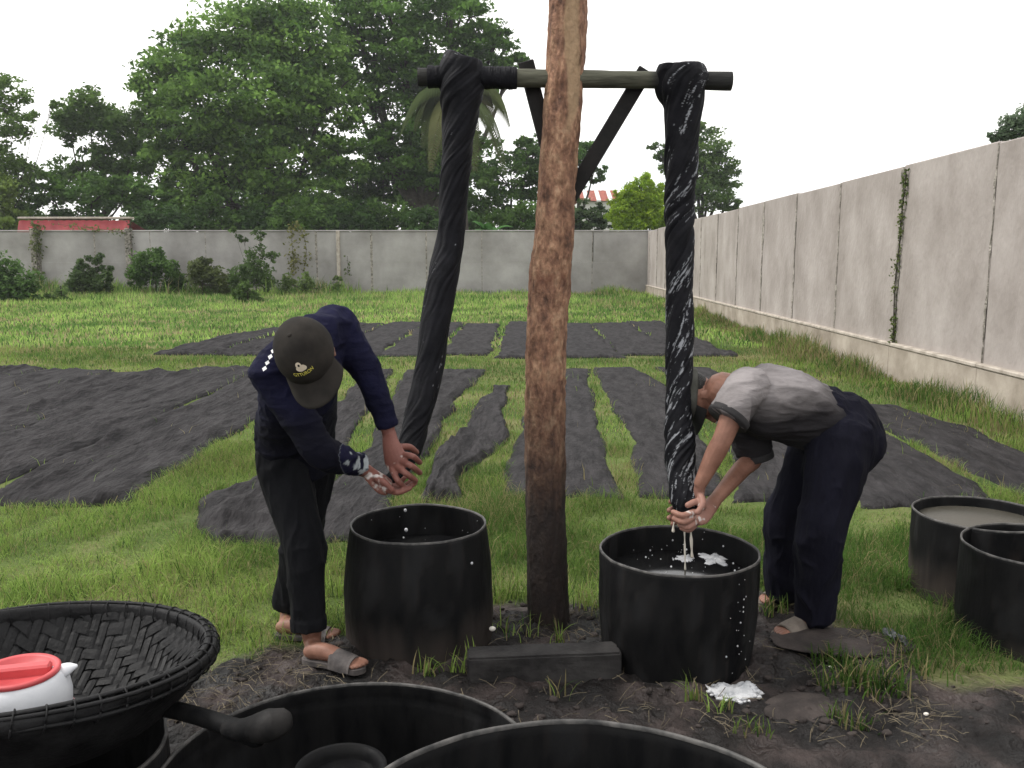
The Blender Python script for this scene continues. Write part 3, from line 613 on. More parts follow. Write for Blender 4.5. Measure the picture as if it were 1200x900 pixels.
dr = drum('barrel', DR, 0.292, 0.314, 0.47, 'straight black barrel with splashed foam, standing under the foamy twist', liquid=0.37, bulge=0.01, s=12, wet=-math.pi/2+0.62, mud=0.04, group=None)
r1c = W(1150, 602, 4.12); r2c = W(1222, 640, 3.62)
drum('barrel', (r1c.x, 4.12), 0.30, 0.305, 0.42, 'black barrel nearly full of cloudy liquid, standing behind the empty one at the right', liquid=0.375, lm='liquid_muddy', s=13, mud=0.22, group=None)
drum('barrel', (r2c.x, 3.62), 0.32, 0.315, 0.42, 'dark empty barrel cut by the right edge, in front of the one with cloudy liquid', liquid=0.1, s=14, mud=0.08, group=None)
drum('vat', (-0.41, 2.07), 0.485, 0.49, 0.32, 'wide black vat at the bottom left with a small tub inside it', s=15, cat='vat', group=None, mud=0.0, n=140, hoops=(0.86,))
drum('vat', (0.115, 1.215), 0.418, 0.422, 0.69, 'wide black vat at the bottom centre with a clean thin rim', s=16, cat='vat', group=None, mud=0.0, n=140)
# small tub inside the left vat
tc_ = Vector((-0.455, 2.19, 0))
tub = empty('tub', (tc_.x, 2.19, 0.02), 'small round dark tub standing inside the bottom-left vat', 'tub')
V, F = lathe([(0.09, 0), (0.115, 0.22), (0.122, 0.235), (0.122, 0.245), (0.11, 0.245), (0.10, 0.22), (0.08, 0.01), (0.001, 0.01)], 48, (tc_.x, 2.19, 0.02), 0.01, 5)
C = np.zeros((len(V), 4)); obj('body', MB().add(V, F).mesh('b', True, C), M['drum'], tub)
V, F = lathe([(0.001, 0), (0.103, 0)], 40, (tc_.x, 2.19, 0.02+0.21)); obj('liquid', MB().add(V, F).mesh('l', True), M['liquid'], tub)
# support drum under the basket
BK = Vector((-1.20, 2.12, 0))
drum('barrel', (BK.x, BK.y), 0.30, 0.30, 0.36, 'black barrel underneath the big woven basket', s=17, mud=0.1, group=None)

# ------------------------------------------------------------------ concrete block, stones, foam, scrap
def lumpy(name, c, size, m, label, cat, s=0, rot=0.0, amp=0.12, nu=40, nv=22, group=None):
    V, F4, F3 = ell((0, 0, 0), (1, 1, 1), None, nu, nv)
    V = V*(1 + amp*fbm(V[:, 0]*1.7, V[:, 1]*1.7, V[:, 2]*1.7, s)[:, None] + amp*0.3*fbm(V[:, 0]*6, V[:, 1]*6, V[:, 2]*6, s+3)[:, None])*np.array(size)
    cr, sr = math.cos(rot), math.sin(rot); V = V @ np.array([[cr, sr, 0], [-sr, cr, 0], [0, 0, 1]])
    z = gz(c); V = V + np.array([c[0], c[1], z+size[2]*0.25])
    return tag(obj(name, MB().add(V, F4, F3).mesh(name, True), m, None, Vector((c[0], c[1], z))), label, cat, group)
bc = G(637, 795); a = R(2.5)
Mx = np.array([[math.cos(a), -math.sin(a), 0], [math.sin(a), math.cos(a), 0], [0, 0, 1]]) @ np.array(Matrix.Rotation(R(-1.2), 3, 'Y'))
bm = bmesh.new(); bmesh.ops.create_cube(bm, size=1); bmesh.ops.scale(bm, vec=(0.585, 0.115, 0.125), verts=bm.verts); bmesh.ops.bevel(bm, geom=bm.edges[:], offset=0.008, segments=2, affect='EDGES')
bmesh.ops.subdivide_edges(bm, edges=[e for e in bm.edges if e.calc_length() > 0.09], cuts=10, use_grid_fill=True)
V = np.array([v.co[:] for v in bm.verts]); nv_ = fbm(V[:, 0]*12, V[:, 1]*12, V[:, 2]*12, 33)*0.006 + 0.003*vn(V[:, 0]*50, V[:, 1]*50, V[:, 2]*50, 34)
V = (V*(1+nv_[:, None]*6*np.array([.15, 1, 1]))) @ Mx.T + np.array([bc.x, bc.y, gz(bc)+0.028])
for v, q in zip(bm.verts, V): v.co = q
me = bpy.data.meshes.new('b'); bm.to_mesh(me); bm.free()
tag(obj('concrete_block', me, M['block'], None, (bc.x, bc.y, 0)), 'long dye-stained concrete block lying on the mud between the two middle barrels', 'block')
lumpy('flat_stone', G(942, 832), (0.155, 0.115, 0.022), M['stone'], 'flat mud-coloured stone lying in front of the man in grey', 'stone', 41, 0.3, 0.16)
lumpy('flat_stone', G(985, 765), (0.30, 0.14, 0.016), M['stone'], 'broad worn slab of stone under the sandal of the man in grey', 'stone', 43, -0.1, 0.14)
q = G(577, 762); lumpy('pebble', (q.x, q.y), (0.014, 0.011, 0.010), M['pebble'], 'small white pebble on the left end of the concrete block', 'pebble', 45).location.z += 0.086
q = G(973, 790); lumpy('pebble', (q.x, q.y), (0.011, 0.007, 0.006), M['pebble'], 'tiny white pebble on the mud right of the grass tuft', 'pebble', 46)
q = G(1085, 843); lumpy('pebble', (q.x, q.y), (0.010, 0.008, 0.006), M['pebble'], 'tiny white pebble on the bare mud at the lower right', 'pebble', 47)
# foam spilled on the ground by the right barrel
q = G(858, 817)
V, F4, F3 = ell((0, 0, 0), (1, 1, 1), None, 60, 30)
V = V*(1+0.5*fbm(V[:, 0]*2.2, V[:, 1]*2.2, V[:, 2]*2.2, 51)[:, None]+0.25*fbm(V[:, 0]*8, V[:, 1]*8, V[:, 2]*8, 52)[:, None])*np.array([0.085, 0.042, 0.016])
V[:, 2] += 0.010*np.abs(fbm(V[:, 0]*45, V[:, 1]*45, V[:, 2]*45, 53))
V += np.array([q.x, q.y, 0]); V[:, 2] += H(V[:, 0], V[:, 1])+0.004
mbf = MB().add(V, F4, F3)
for i in range(90):
    a_, r_ = random.uniform(0, 6.28), random.random()**0.5; x_, y_ = q.x+0.10*r_*math.cos(a_), q.y+0.055*r_*math.sin(a_); s_ = random.uniform(0.003, 0.010); mbf.add(*ell((x_, y_, gz((x_, y_))+0.006+0.010*(1-r_)), (s_*1.3, s_, s_*0.8), None, 8, 6))
tag(obj('foam_puddle', mbf.mesh('f', True), M['foam'], None, q), 'splash of white foam on the mud at the foot of the right middle barrel', 'foam')
def foam_patch(c, rx, ry, s, parent, z):           # patch of froth floating on the liquid
    th = np.linspace(0, 2*math.pi, 60, endpoint=False); V = [(c[0], c[1], z+0.007)]; F3 = []; F4 = []
    k = 10
    for i in range(1, k+1):
        f = i/k
        for j, t in enumerate(th):
            r = f*(1+0.6*float(fbm(math.cos(t)*2.2, math.sin(t)*2.2, 0, s))+0.25*float(vn(math.cos(t)*7, math.sin(t)*7, 0, s)))
            V.append((c[0]+rx*r*math.cos(t), c[1]+ry*r*math.sin(t), z + (0.006*(1-f**3)+0.004*float(vn(r*math.cos(t)*9, r*math.sin(t)*9, 0, s+1)) if i < k else -0.002)))
    n = 60
    for j in range(n): F3.append((0, 1+j, 1+(j+1) % n))
    for i in range(k-1):
        for j in range(n): F4.append((1+i*n+j, 1+(i+1)*n+j, 1+(i+1)*n+(j+1) % n, 1+i*n+(j+1) % n))
    return obj('foam', MB().add(V, F4, F3).mesh('foam', True), M['foam'], parent)
zl = dr.location.z + 0.37
for (x, y, rx, ry, s) in ((G(836, 655, zl).x, G(836, 655, zl).y, 0.055, 0.07, 61), (G(842, 632, zl).x, G(842, 632, zl).y-0.02, 0.035, 0.045, 62), (G(803, 655, zl).x, G(803, 655, zl).y, 0.04, 0.04, 63), (G(730, 668, zl).x, G(730, 668, zl).y+0.02, 0.03, 0.03, 64)):
    foam_patch((x, y), rx, ry, s, dr, zl)
def drops(name, pts, m, label, origin):
    mb = MB()
    for x, y, z, r in pts: mb.add(*ell((x, y, z), (r, r, r*1.15), None, 8, 6))
    return tag(obj(name, mb.mesh(name, True), m, None, origin), label, 'liquid', kind='stuff')
pts = []
for k in range(48):
    a, rr_ = random.uniform(0, 6.28), 0.27*random.random()**0.6; pts.append((DR.x+rr_*math.cos(a)*0.9, DR.y+rr_*math.sin(a)*0.9, random.uniform(0.385, 0.47), random.choice([0.001, 0.0015, 0.002, 0.0036])))
for k in range(20):                                                     # along the wet streak down the outside
    a = -math.pi/2+0.62 + random.gauss(0, 0.10); z = random.uniform(0.04, 0.44); pts.append((DR.x+0.315*math.cos(a), DR.y+0.315*math.sin(a), z, random.choice([0.0015, 0.002, 0.0035])))
for x, y, r in ((475, 598, 5), (476, 621, 6), (553, 660, 4), (473, 630, 3)):
    p = W(x, y, DL.y+0.1 if x < 500 else DL.y-0.31); pts.append((p.x, p.y, p.z, r*0.0013))
for k in range(25):
    a = random.uniform(0, 6.28); pts.append((DL.x+0.275*math.cos(a), DL.y+0.275*math.sin(a), random.uniform(0.36, 0.48), random.choice([0.001, 0.0015, 0.002])))
drops('splash_drops', pts, M['foam'], 'white splash droplets over and on the two middle barrels', (DR.x, DR.y, 0))
mb = MB()
for (xa_, ya, xb_, yb, r) in ((802, 612, 803, 667, 0.0035), (809, 612, 811, 652, 0.0055)):
    P = [W(xa_+(xb_-xa_)*t, ya+(yb-ya)*t, 3.47-0.01*t) for t in np.linspace(0, 1, 7)]; mb.add(*sweep(P, [r*(1+0.35*math.sin(i*2.3)) for i in range(7)], 8, 4))
P = [W(790, 612, 3.47), W(789, 618, 3.47), W(789, 622, 3.47)]; mb.add(*sweep(P, [0.002, 0.004, 0.007], 8, 4))
p0 = W(805, 612, 3.47)
tag(obj('liquid_drips', mb.mesh('d', True), M['drip'], None, p0), 'milky drips running from the wrung foamy cloth into the right middle barrel', 'liquid')
# plastic scrap
q = G(1048, 768); g = 14; uu, vv = np.meshgrid(np.linspace(-1, 1, g), np.linspace(-1, 1, g))
V = np.stack([q.x+uu*0.035+0.02*vn(uu*2, vv*2, 0, 71), q.y+vv*0.03+0.02*vn(uu*2, vv*2, 5, 72), 0.035+0.035*fbm(uu*2.5, vv*2.5, 0, 73)+0*uu], -1).reshape(-1, 3); V[:, 2] += H(V[:, 0], V[:, 1])
gg = np.arange(g*g).reshape(g, g); F = np.stack([gg[:-1, :-1], gg[:-1, 1:], gg[1:, 1:], gg[1:, :-1]], -1).reshape(-1, 4)
tag(obj('plastic_scrap', fmesh('s', V, F, False), M['plastic_scrap'], None, q), 'crumpled scrap of grey plastic in the straw near the right barrels', 'litter')

# ------------------------------------------------------------------ woven basket with jug, ladle
RB, ZR = 0.415, 0.612; DEP = 0.22
bk = empty('basket', (BK.x, BK.y, 0.35), 'big round black woven bamboo basket with a lashed rim at the lower left', 'basket')
TILT = np.array(Matrix.Rotation(R(-5.8), 3, 'X') @ Matrix.Rotation(R(1.0), 3, 'Y'))
def bz(r): return ZR - DEP*(1-np.clip(r/RB, 0, 1)**3.2)
def bput(V): V = np.asarray(V, float); return (V-np.array([0, 0, ZR])) @ TILT.T + np.array([BK.x, BK.y, ZR])
prof = [(0.001, float(bz(0)))] + [(RB*f, float(bz(RB*f))) for f in np.linspace(0.1, 1, 20)]
profo = prof + [(r+0.016, z-0.012) for r, z in prof[::-1][:-1]] + [(0.001, float(bz(0))-0.014)]
V, F = lathe(profo, 96)
obj('backing', MB().add(bput(V), F).mesh('b', True), M['bamboo'], bk)
sw = 0.025; K = int(2*RB/sw)
for d in (0, 1):
    for i in range(K):
        c = -RB + sw*(i+0.5); half = math.sqrt(max(RB*RB-c*c, 0)); 
        if half < 0.05: continue
        N = int(2*half/0.008)+2; tt = np.linspace(-half, half, N)
        jj = np.floor((tt+RB)/sw); fr = (tt+RB)/sw - jj
        def over(j): return np.where(((j + (i if d == 0 else i) * 1 + (0 if d == 0 else 2)) // 2) % 2 == 0, 1.0, -1.0)
        # 2/2 twill: the other family takes the opposite state at each crossing
        if d == 0: o0 = np.where(((jj + i) % 4) < 2, 1.0, -1.0); o1 = np.where(((jj + 1 + i) % 4) < 2, 1.0, -1.0)
        else: o0 = np.where(((jj + i) % 4) < 2, -1.0, 1.0); o1 = np.where(((jj + 1 + i) % 4) < 2, -1.0, 1.0)
        w = np.clip((fr-0.75)/0.25, 0, 1)*0.5; w2 = np.clip((0.25-fr)/0.25, 0, 1)*0.5
        om = np.where(((jj - 1 + i) % 4) < 2, 1.0, -1.0)*(1 if d == 0 else -1)
        oo = o0*(1-w-w2) + o1*w + om*w2
        lift = 0.0075 + 0.0055*oo + random.uniform(-0.001, 0.001)
        rows = []
        for e, up in ((-0.43, 0.0), (0, 0.003), (0.43, 0.0)):
            cc = c + e*sw + 0.002*np.sin(tt*9+i)
            x, y = (tt, cc+0*tt) if d == 0 else (cc+0*tt, tt)
            rr_ = np.hypot(x, y); rows.append(np.stack([x, y, bz(rr_)+lift+up], -1))
        V = np.concatenate(rows); F = [(a*N+j, a*N+j+1, (a+1)*N+j+1, (a+1)*N+j) for a in range(2) for j in range(N-1)]
        obj('bamboo_strip', MB().add(bput(V), F).mesh('s', False), M['bamboo'], bk)
def ring(R0, z, r, name, n=120, wob=0.004, s=0, arc=None):
    P = [((R0+wob*math.sin(5*t+s))*math.cos(t), (R0+wob*math.sin(5*t+s))*math.sin(t), z+wob*0.6*math.sin(3*t+s)) for t in np.linspace(0, 2*math.pi, n, endpoint=False)]
    k = 10; V = []
    for t, p in zip(np.linspace(0, 2*math.pi, n, endpoint=False), P):
        for j in range(k):
            a = j*2*math.pi/k; V.append((p[0]+r[0]*math.cos(a)*math.cos(t), p[1]+r[0]*math.cos(a)*math.sin(t), p[2]+r[1]*math.sin(a)))
    F = [(i*k+j, i*k+(j+1) % k, ((i+1) % n)*k+(j+1) % k, ((i+1) % n)*k+j) for i in range(n) for j in range(k)]
    return obj(name, MB().add(bput(V), F).mesh(name, True), M['bamboo'], bk)
ring(RB-0.010, ZR-0.012, (0.009, 0.028), 'rim_band', s=1); ring(RB+0.012, ZR-0.006, (0.008, 0.015), 'rim_band', s=2)
ring(RB+0.001, ZR+0.014, (0.007, 0.005), 'rim_cane', s=3); ring(RB+0.018, ZR+0.006, (0.005, 0.005), 'rim_cane', s=4); ring(RB+0.018, ZR-0.022, (0.005, 0.005), 'rim_cane', s=5)
for i in range(48):
    t0 = i*2*math.pi/48 + random.uniform(-0.01, 0.01); Ps = []
    for a in np.linspace(0, 2*math.pi, 15):
        Rr = RB+0.001+0.025*math.cos(a); Ps.append((Rr*math.cos(t0+0.01*math.sin(a)), Rr*math.sin(t0+0.01*math.sin(a)), ZR-0.010+0.030*math.sin(a)))
    V, F4, F3 = sweep(Ps, [0.0022]*15, 6, 1, caps='flat'); obj('lashing', MB().add(bput(V), F4, F3).mesh('l', True), M['bamboo'], bk)
# jug
JC = W(22, 800, 2.03); jx, jy = JC.x, 2.03; jz = float(bz(abs(0.1)))+0.01
JZ = W(22, 785, 2.03).z - 0.01
JS = 0.88; z0 = JZ+0.012-0.176*JS; zb_ = float(bz(0.16))+0.016
jug = empty('water_jug', (jx, jy, zb_), 'round white plastic jug with a red lid sitting in the black basket', 'jug')
def J(V): return np.asarray(V)*JS + np.array([jx, jy, z0])
zl_ = (zb_-z0)/JS
V, F = lathe([(0.001, zl_), (0.100, zl_), (0.112, zl_+0.01), (0.124, 0.02), (0.130, 0.06), (0.132, 0.095), (0.127, 0.125), (0.115, 0.150), (0.104, 0.162), (0.099, 0.163), (0.099, 0.15), (0.001, 0.15)], 64)
obj('body', MB().add(J(V), F).mesh('b', True), M['jug'], jug)
V, F = lathe([(0.115, zl_+0.004), (0.129, zl_+0.012), (0.136, 0.030), (0.1365, 0.045), (0.131, 0.052)], 64); obj('band', MB().add(J(V), F).mesh('b', True), M['pink'], jug)
V, F = lathe([(0.103, 0.160), (0.107, 0.163), (0.107, 0.171), (0.101, 0.176), (0.09, 0.172), (0.085, 0.160), (0.001, 0.157)], 64)
lid = obj('lid', MB().add(J(V), F).mesh('b', True), M['redlid'], jug)
V, F4, F3 = box((-0.005, 0.002, 0.168), (0.176, 0.038, 0.034), np.array(Matrix.Rotation(R(14), 3, 'Z')), 0.006); obj('grip', MB().add(J(V), F4, F3).mesh('g', False), M['redlid'], lid)
V, F4, F3 = sweep([(0.085, 0.03, 0.145), (0.118, 0.04, 0.158), (0.138, 0.046, 0.163)], [(0.026, 0.016), (0.018, 0.010), (0.006, 0.004)], 12, 4); obj('spout', MB().add(J(V), F4, F3).mesh('g', True), M['jug'], jug)
# ladle resting on the vat rim
ld = empty('ladle', W(280, 845, 1.95), 'stubby black ladle with a bulbous bowl resting between basket and vat', 'ladle')
P = [W(150, 822, 2.14), W(205, 832, 2.06), (W(250, 845, 1.98)), W(300, 862, 1.90)]; V, F4, F3 = sweep(P, [0.020, 0.021, 0.022, 0.026], 16, 6)
V[:, 2] += 0.003*fbm(V[:, 0]*20, V[:, 1]*20, V[:, 2]*20, 3)
obj('handle', MB().add(V, F4, F3).mesh('h', True, np.zeros((len(V), 4))), M['drum'], ld)
P = [W(270, 854, 1.93), W(292, 856, 1.90), W(315, 850, 1.88), W(328, 846, 1.88)]
V, F4, F3 = sweep(P, [0.023, 0.030, 0.036, 0.031], 24, 6); V += 0.004*fbm(V[:, 0]*18, V[:, 1]*18, V[:, 2]*18, 8)[:, None]
C = np.zeros((len(V), 4)); C[:, :3] = (0.028, 0.026, 0.025); C[:, 3] = np.clip(0.3+fbm(V[:, 0]*20, V[:, 1]*20, V[:, 2]*20, 9), 0, 0.8)
obj('bowl', MB().add(V, F4, F3).mesh('h', True, C), M['drum'], ld)
# ------------------------------------------------------------------ grass (too many blades to count)
def blades(x, y, h, w, lean, colr, name, m, curl=0.5):
    n = len(x); z = H(x, y) - 0.01; a = RNG.uniform(0, 2*math.pi, n); la = RNG.uniform(0, 2*math.pi, n)
    ca, sa = np.cos(a)*w/2, np.sin(a)*w/2; lx, ly = np.cos(la)*lean*h, np.sin(la)*lean*h
    B = np.stack([x, y, z], 1)
    v0 = B + np.stack([-ca, -sa, 0*x], 1); v1 = B + np.stack([ca, sa, 0*x], 1)
    mid = B + np.stack([lx*0.35, ly*0.35, h*0.6], 1); v2 = mid + np.stack([-ca, -sa, 0*x], 1)*0.8; v3 = mid + np.stack([ca, sa, 0*x], 1)*0.8
    v4 = B + np.stack([lx, ly, h*(1-0.35*lean**2)], 1)
    V = np.stack([v0, v1, v2, v3, v4], 1).reshape(-1, 3); b = np.arange(n)*5
    F4 = np.stack([b, b+1, b+3, b+2], 1); F3 = np.stack([b+2, b+3, b+4], 1)
    c = np.repeat(np.concatenate([colr, np.ones((n, 1))], 1), 5, 0)
    return tag(obj(name, fmesh(name, V, [F4, F3], False, c), m), kind='stuff')
def grass_cols(x, y, n, dry=0.0):
    t = RNG.random(n)[:, None]; pt = np.clip(0.5+1.2*fbm(x*0.55, y*0.55, 0, 21)+0.5*vn(x*2.3, y*2.3, 0, 22), 0, 1)[:, None]
    g1 = np.array([0.080, 0.150, 0.032]); g2 = np.array([0.235, 0.335, 0.080]); g3 = np.array([0.04, 0.09, 0.02]); st = np.array([0.28, 0.24, 0.12])
    c = g1*(1-pt) + g2*pt; c = c*(0.7+0.6*t); k = (RNG.random(n) < 0.18)[:, None]; c = np.where(k, g3, c)
    dk = np.clip(dry + 1.1*np.clip(vn(x*0.9, y*0.9, 0, 23)-0.05, 0, 1) + 0.9*np.exp(-((x+0.2)/0.5)**2-((y-9.0)/1.6)**2), 0, 1.3); k = (RNG.random(n) < dk*0.38+0.06)[:, None]; return np.where(k, st*(0.7+0.5*t), c)
BARS = [(DL.x, DL.y, 0.31), (DR.x, DR.y, 0.31), (r1c.x, 4.12, 0.3), (r2c.x, 3.62, 0.31), (G(644, 742).x, PY, 0.08)]
def scatter(n, y0, y1, wide, g=1.0):
    # uniform over the area of a wedge in front of the camera
    y = np.sqrt(RNG.uniform(y0*y0, y1*y1, n)); x = RNG.uniform(-1, 1, n)*wide*y; return x, y
def clean(x, y, margin=0.02, keep_frac=0.02):
    k = ~in_cloth(x, y, -margin) | (RNG.random(len(x)) < keep_frac)
    for a, b, r in BARS: k &= np.hypot(x-a, y-b) > r
    k &= (x < wx(y)-0.08) & (y < BACKY-0.15)
    return k
x, y = scatter(215000, 3.25, 7.6, 0.74); k = clean(x, y, 0.0, 0.003) & (RNG.random(len(x)) > mud_mask(x, y)**1.7*1.02); x, y = x[k], y[k]; n = len(x)
edge = np.clip((y-3.5)/0.6, 0.3, 1); near_cloth = in_cloth(x, y, 0.12)
tall = np.clip(0.62+0.75*fbm(x*1.3, y*1.3, 0, 31)+0.4*vn(x*6, y*6, 0, 32), 0.2, 1.6)
blades(x, y, RNG.uniform(0.06, 0.20, n)*tall*np.where(near_cloth, 0.7, 1), RNG.uniform(0.0018, 0.0042, n), RNG.uniform(0.2, 1.35, n), grass_cols(x, y, n, 0.2), 'grass', M['grass'])
x, y = scatter(110000, 7.6, 16, 0.68); k = clean(x, y, 0.01, 0.002); x, y = x[k], y[k]; n = len(x)
gap = in_cloth(x, y, 0.5)
blades(x, y, RNG.uniform(0.04, 0.11, n)*np.where(gap, 0.6, 1.0), RNG.uniform(0.006, 0.011, n), RNG.uniform(0.1, 0.8, n), grass_cols(x, y, n, 0.25), 'grass', M['grass'])
x, y = scatter(110000, 16, BACKY, 0.68); k = clean(x, y, 0.02, 0.0); x, y = x[k], y[k]; n = len(x)
tall = np.clip((y-27)/9, 0, 1)*np.clip(0.8+0.7*fbm(x*0.25, y*0.2, 0, 36), 0, 1.6)
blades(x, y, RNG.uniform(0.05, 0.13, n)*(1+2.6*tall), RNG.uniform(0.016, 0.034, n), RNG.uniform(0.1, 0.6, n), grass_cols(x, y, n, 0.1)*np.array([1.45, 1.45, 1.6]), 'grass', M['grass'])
# tall rank grass at the foot of the right wall
n = 26000; y = RNG.uniform(5.5, 38, n)**1.0; x = wx(y) - 0.1 - np.abs(RNG.normal(0, 0.32, n)); k = RNG.random(n) < np.clip(9/y, 0.25, 1); x, y = x[k], y[k]; n = len(x)
hh = RNG.uniform(0.12, 0.42, n)*np.clip(0.75+0.9*fbm(x*0.8, y*0.8, 0, 37), 0.2, 1.4)*np.clip(1-(wx(y)-x)/1.1, 0.25, 1)
blades(x, y, hh, np.clip(y*0.0009, 0.005, 0.025), RNG.uniform(0.1, 0.6, n), grass_cols(x, y, n, 0.75), 'tall_grass', M['grass'])
n = 15000; x = RNG.uniform(-24, 5.5, n); y = BACKY - 0.25 - np.abs(RNG.normal(0, 1.0, n)); k = RNG.random(n) < np.clip(0.65+0.8*vn(x*0.35, y*0.3, 0, 38)+0.35*(x < -7), 0, 1); x, y = x[k], y[k]; n = len(x)
hh = RNG.uniform(0.2, 0.75, n)*np.where(x < -6.5, 1.25, 0.6)*np.clip(0.7+0.8*vn(x*0.7, y, 0, 39), 0.3, 1.5)
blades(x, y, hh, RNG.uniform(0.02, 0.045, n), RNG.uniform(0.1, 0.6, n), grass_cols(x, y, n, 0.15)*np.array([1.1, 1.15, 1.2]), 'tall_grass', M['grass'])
# poking stems through and around cloth edges
x, y = scatter(16000, 5.4, 13.5, 0.68); k = in_cloth(x, y, 0.05) & ~in_cloth(x, y, -0.02); x, y = x[k], y[k]; n = len(x)
blades(x, y, RNG.uniform(0.06, 0.15, n), RNG.uniform(0.004, 0.008, n), RNG.uniform(0.2, 0.9, n), grass_cols(x, y, n, 0.4), 'grass', M['grass'])
x, y = scatter(1500, 5.6, 13, 0.62); k = in_cloth(x, y, -0.1) & (vn(x*1.8, y*1.8, 0, 77) > 0.45); x, y = x[k], y[k]; n = len(x)
blades(x, y, RNG.uniform(0.08, 0.2, n), RNG.uniform(0.004, 0.007, n), RNG.uniform(0.2, 0.9, n), grass_cols(x, y, n, 0.9), 'grass', M['grass'])
# dry straw and trampled stalks on the mud
n = 5200; y = RNG.uniform(2.75, 4.0, n); x = RNG.uniform(-0.75, 0.75, n)*y*1.0; mm = mud_mask(x, y); fr = 0.22 + 0.75*(np.abs(y-(np.interp(x/y, _mx, _my)-0.18)) < 0.28) + 0.5*(x/y > 0.36) + 0.45*((x/y > -0.38) & (x/y < -0.2))
k = (mm > 0.2) & (RNG.random(n) < fr*np.clip(0.6+vn(x*3, y*3, 0, 78), 0, 1)) & clean(x, y, 0, 0); x, y = x[k], y[k]; n = len(x)
a = RNG.uniform(0, math.pi, n); L = RNG.uniform(0.015, 0.09, n)*(1+0.5*(RNG.random(n) > 0.95)); w = RNG.uniform(0.0006, 0.0015, n)
p0 = np.stack([x-np.cos(a)*L/2, y-np.sin(a)*L/2], 1); p1 = np.stack([x+np.cos(a)*L/2, y+np.sin(a)*L/2], 1); pm = (p0+p1)/2 + RNG.normal(0, 0.006, (n, 2))
zz0 = H(p0[:, 0], p0[:, 1])+RNG.uniform(0.001, 0.02, n); zz1 = H(p1[:, 0], p1[:, 1])+RNG.uniform(0.001, 0.03, n); zm = np.maximum((zz0+zz1)/2, H(pm[:, 0], pm[:, 1])+0.006)+0.004
sx, sy = -np.sin(a)*w, np.cos(a)*w; up = w*0.8
V = []
for p, z in ((p0, zz0), (pm, zm), (p1, zz1)):
    V += [np.stack([p[:, 0]-sx, p[:, 1]-sy, z], 1), np.stack([p[:, 0]+sx, p[:, 1]+sy, z], 1), np.stack([p[:, 0], p[:, 1], z+up*1.4], 1)]
V = np.stack(V, 1).reshape(-1, 3); b = np.arange(n)*9
F = np.concatenate([np.stack([b+o+i, b+o+(i+1) % 3, b+o+3+(i+1) % 3, b+o+3+i], 1) for o in (0, 3) for i in range(3)])
tag(obj('dry_straw', fmesh('s', V, F), M['straw']), kind='stuff')
# mud clods
mb = MB(); 
for i in range(1000):
    yy = random.uniform(2.8, 4.0); xx = random.uniform(-0.62, 0.66)*yy
    if mud_mask(xx, yy) < 0.6 or random.random() > (0.9 if xx/yy > 0.25 or abs(xx/yy) < 0.12 else 0.4): continue
    if any(math.hypot(xx-a, yy-b) < r+0.02 for a, b, r in BARS): continue
    r = random.choice([0.004, 0.006, 0.008, 0.012, 0.018]); Vc, a4, a3 = ell((0, 0, 0), (r, r*random.uniform(0.6, 1), r*0.6), None, 8, 6)
    Vc = Vc*(1+0.35*vn(Vc[:, 0]/r*1.3, Vc[:, 1]/r*1.3, Vc[:, 2]/r*1.3+i*3.3, 5))[:, None] + np.array([xx, yy, gz((xx, yy))+r*0.2]); mb.add(Vc, a4, a3)
tag(obj('mud_clods', mb.mesh('m', True), M['stone']), kind='stuff')
# grass tufts and weeds standing in the mud
def tuft(p, n, hmax, spread, label, dry=0.3, w=0.004, name='grass_tuft', group=None, dark=1.0):
    x = p[0] + np.clip(RNG.normal(0, spread, n), -1.8*spread, 1.8*spread); y = p[1] + np.clip(RNG.normal(0, spread*0.5, n), -spread, spread)
    a = RNG.uniform(0, 2*math.pi, n); lean = RNG.uniform(0.15, 1.0, n); h = RNG.uniform(0.35, 1, n)*hmax; z = H(x, y)-0.005; k = 5
    t = np.linspace(0, 1, k); V = []; 
    for i, tt in enumerate(t):
        cx = x + np.cos(a)*lean*h*tt**1.8*0.8; cy = y + np.sin(a)*lean*h*tt**1.8*0.8; cz = z + h*(tt - 0.38*lean*tt**2.4); ww = w*(1-tt)**0.6*0.5*(1+RNG.random(n)*0.4)+0.0002
        V += [np.stack([cx+np.sin(a)*ww, cy-np.cos(a)*ww, cz], 1), np.stack([cx-np.sin(a)*ww, cy+np.cos(a)*ww, cz], 1)]
    V = np.stack(V, 1).reshape(-1, 3); b = np.arange(n)*2*k
    F = np.concatenate([np.stack([b+2*i, b+2*i+1, b+2*i+3, b+2*i+2], 1) for i in range(k-1)])
    c = grass_cols(x, y, n, dry)*dark; c = np.repeat(np.concatenate([c, np.ones((n, 1))], 1), 2*k, 0)
    c0 = Vector((p[0], p[1], gz(p)))
    return tag(obj(name, fmesh(name, V, F, False, c), M['grass'], None, c0), label, 'grass tuft', group)
tuft(G(1010, 812), 210, 0.17, 0.085, 'biggest green grass tuft growing in the mud, in front of the flat stone slab', 0.5, 0.006, dark=0.75)
tuft(G(1000, 850), 60, 0.10, 0.05, 'low grass tuft just below the biggest tuft in the mud', 0.6, 0.005, dark=0.7)
tuft(G(975, 785), 60, 0.12, 0.04, 'grass tuft between the stone slab and the big tuft', 0.3, 0.006, dark=0.6)
tuft(G(812, 828), 16, 0.16, 0.02, 'sparse tuft at the foot of the right middle barrel, left of the foam', 0.5, 0.006)
tuft(G(845, 838), 22, 0.11, 0.03, 'thin tuft in front of the white foam on the mud', 0.6, 0.005)
tuft(G(545, 790), 26, 0.17, 0.03, 'straggly tuft at the left end of the concrete block', 0.8, 0.006)
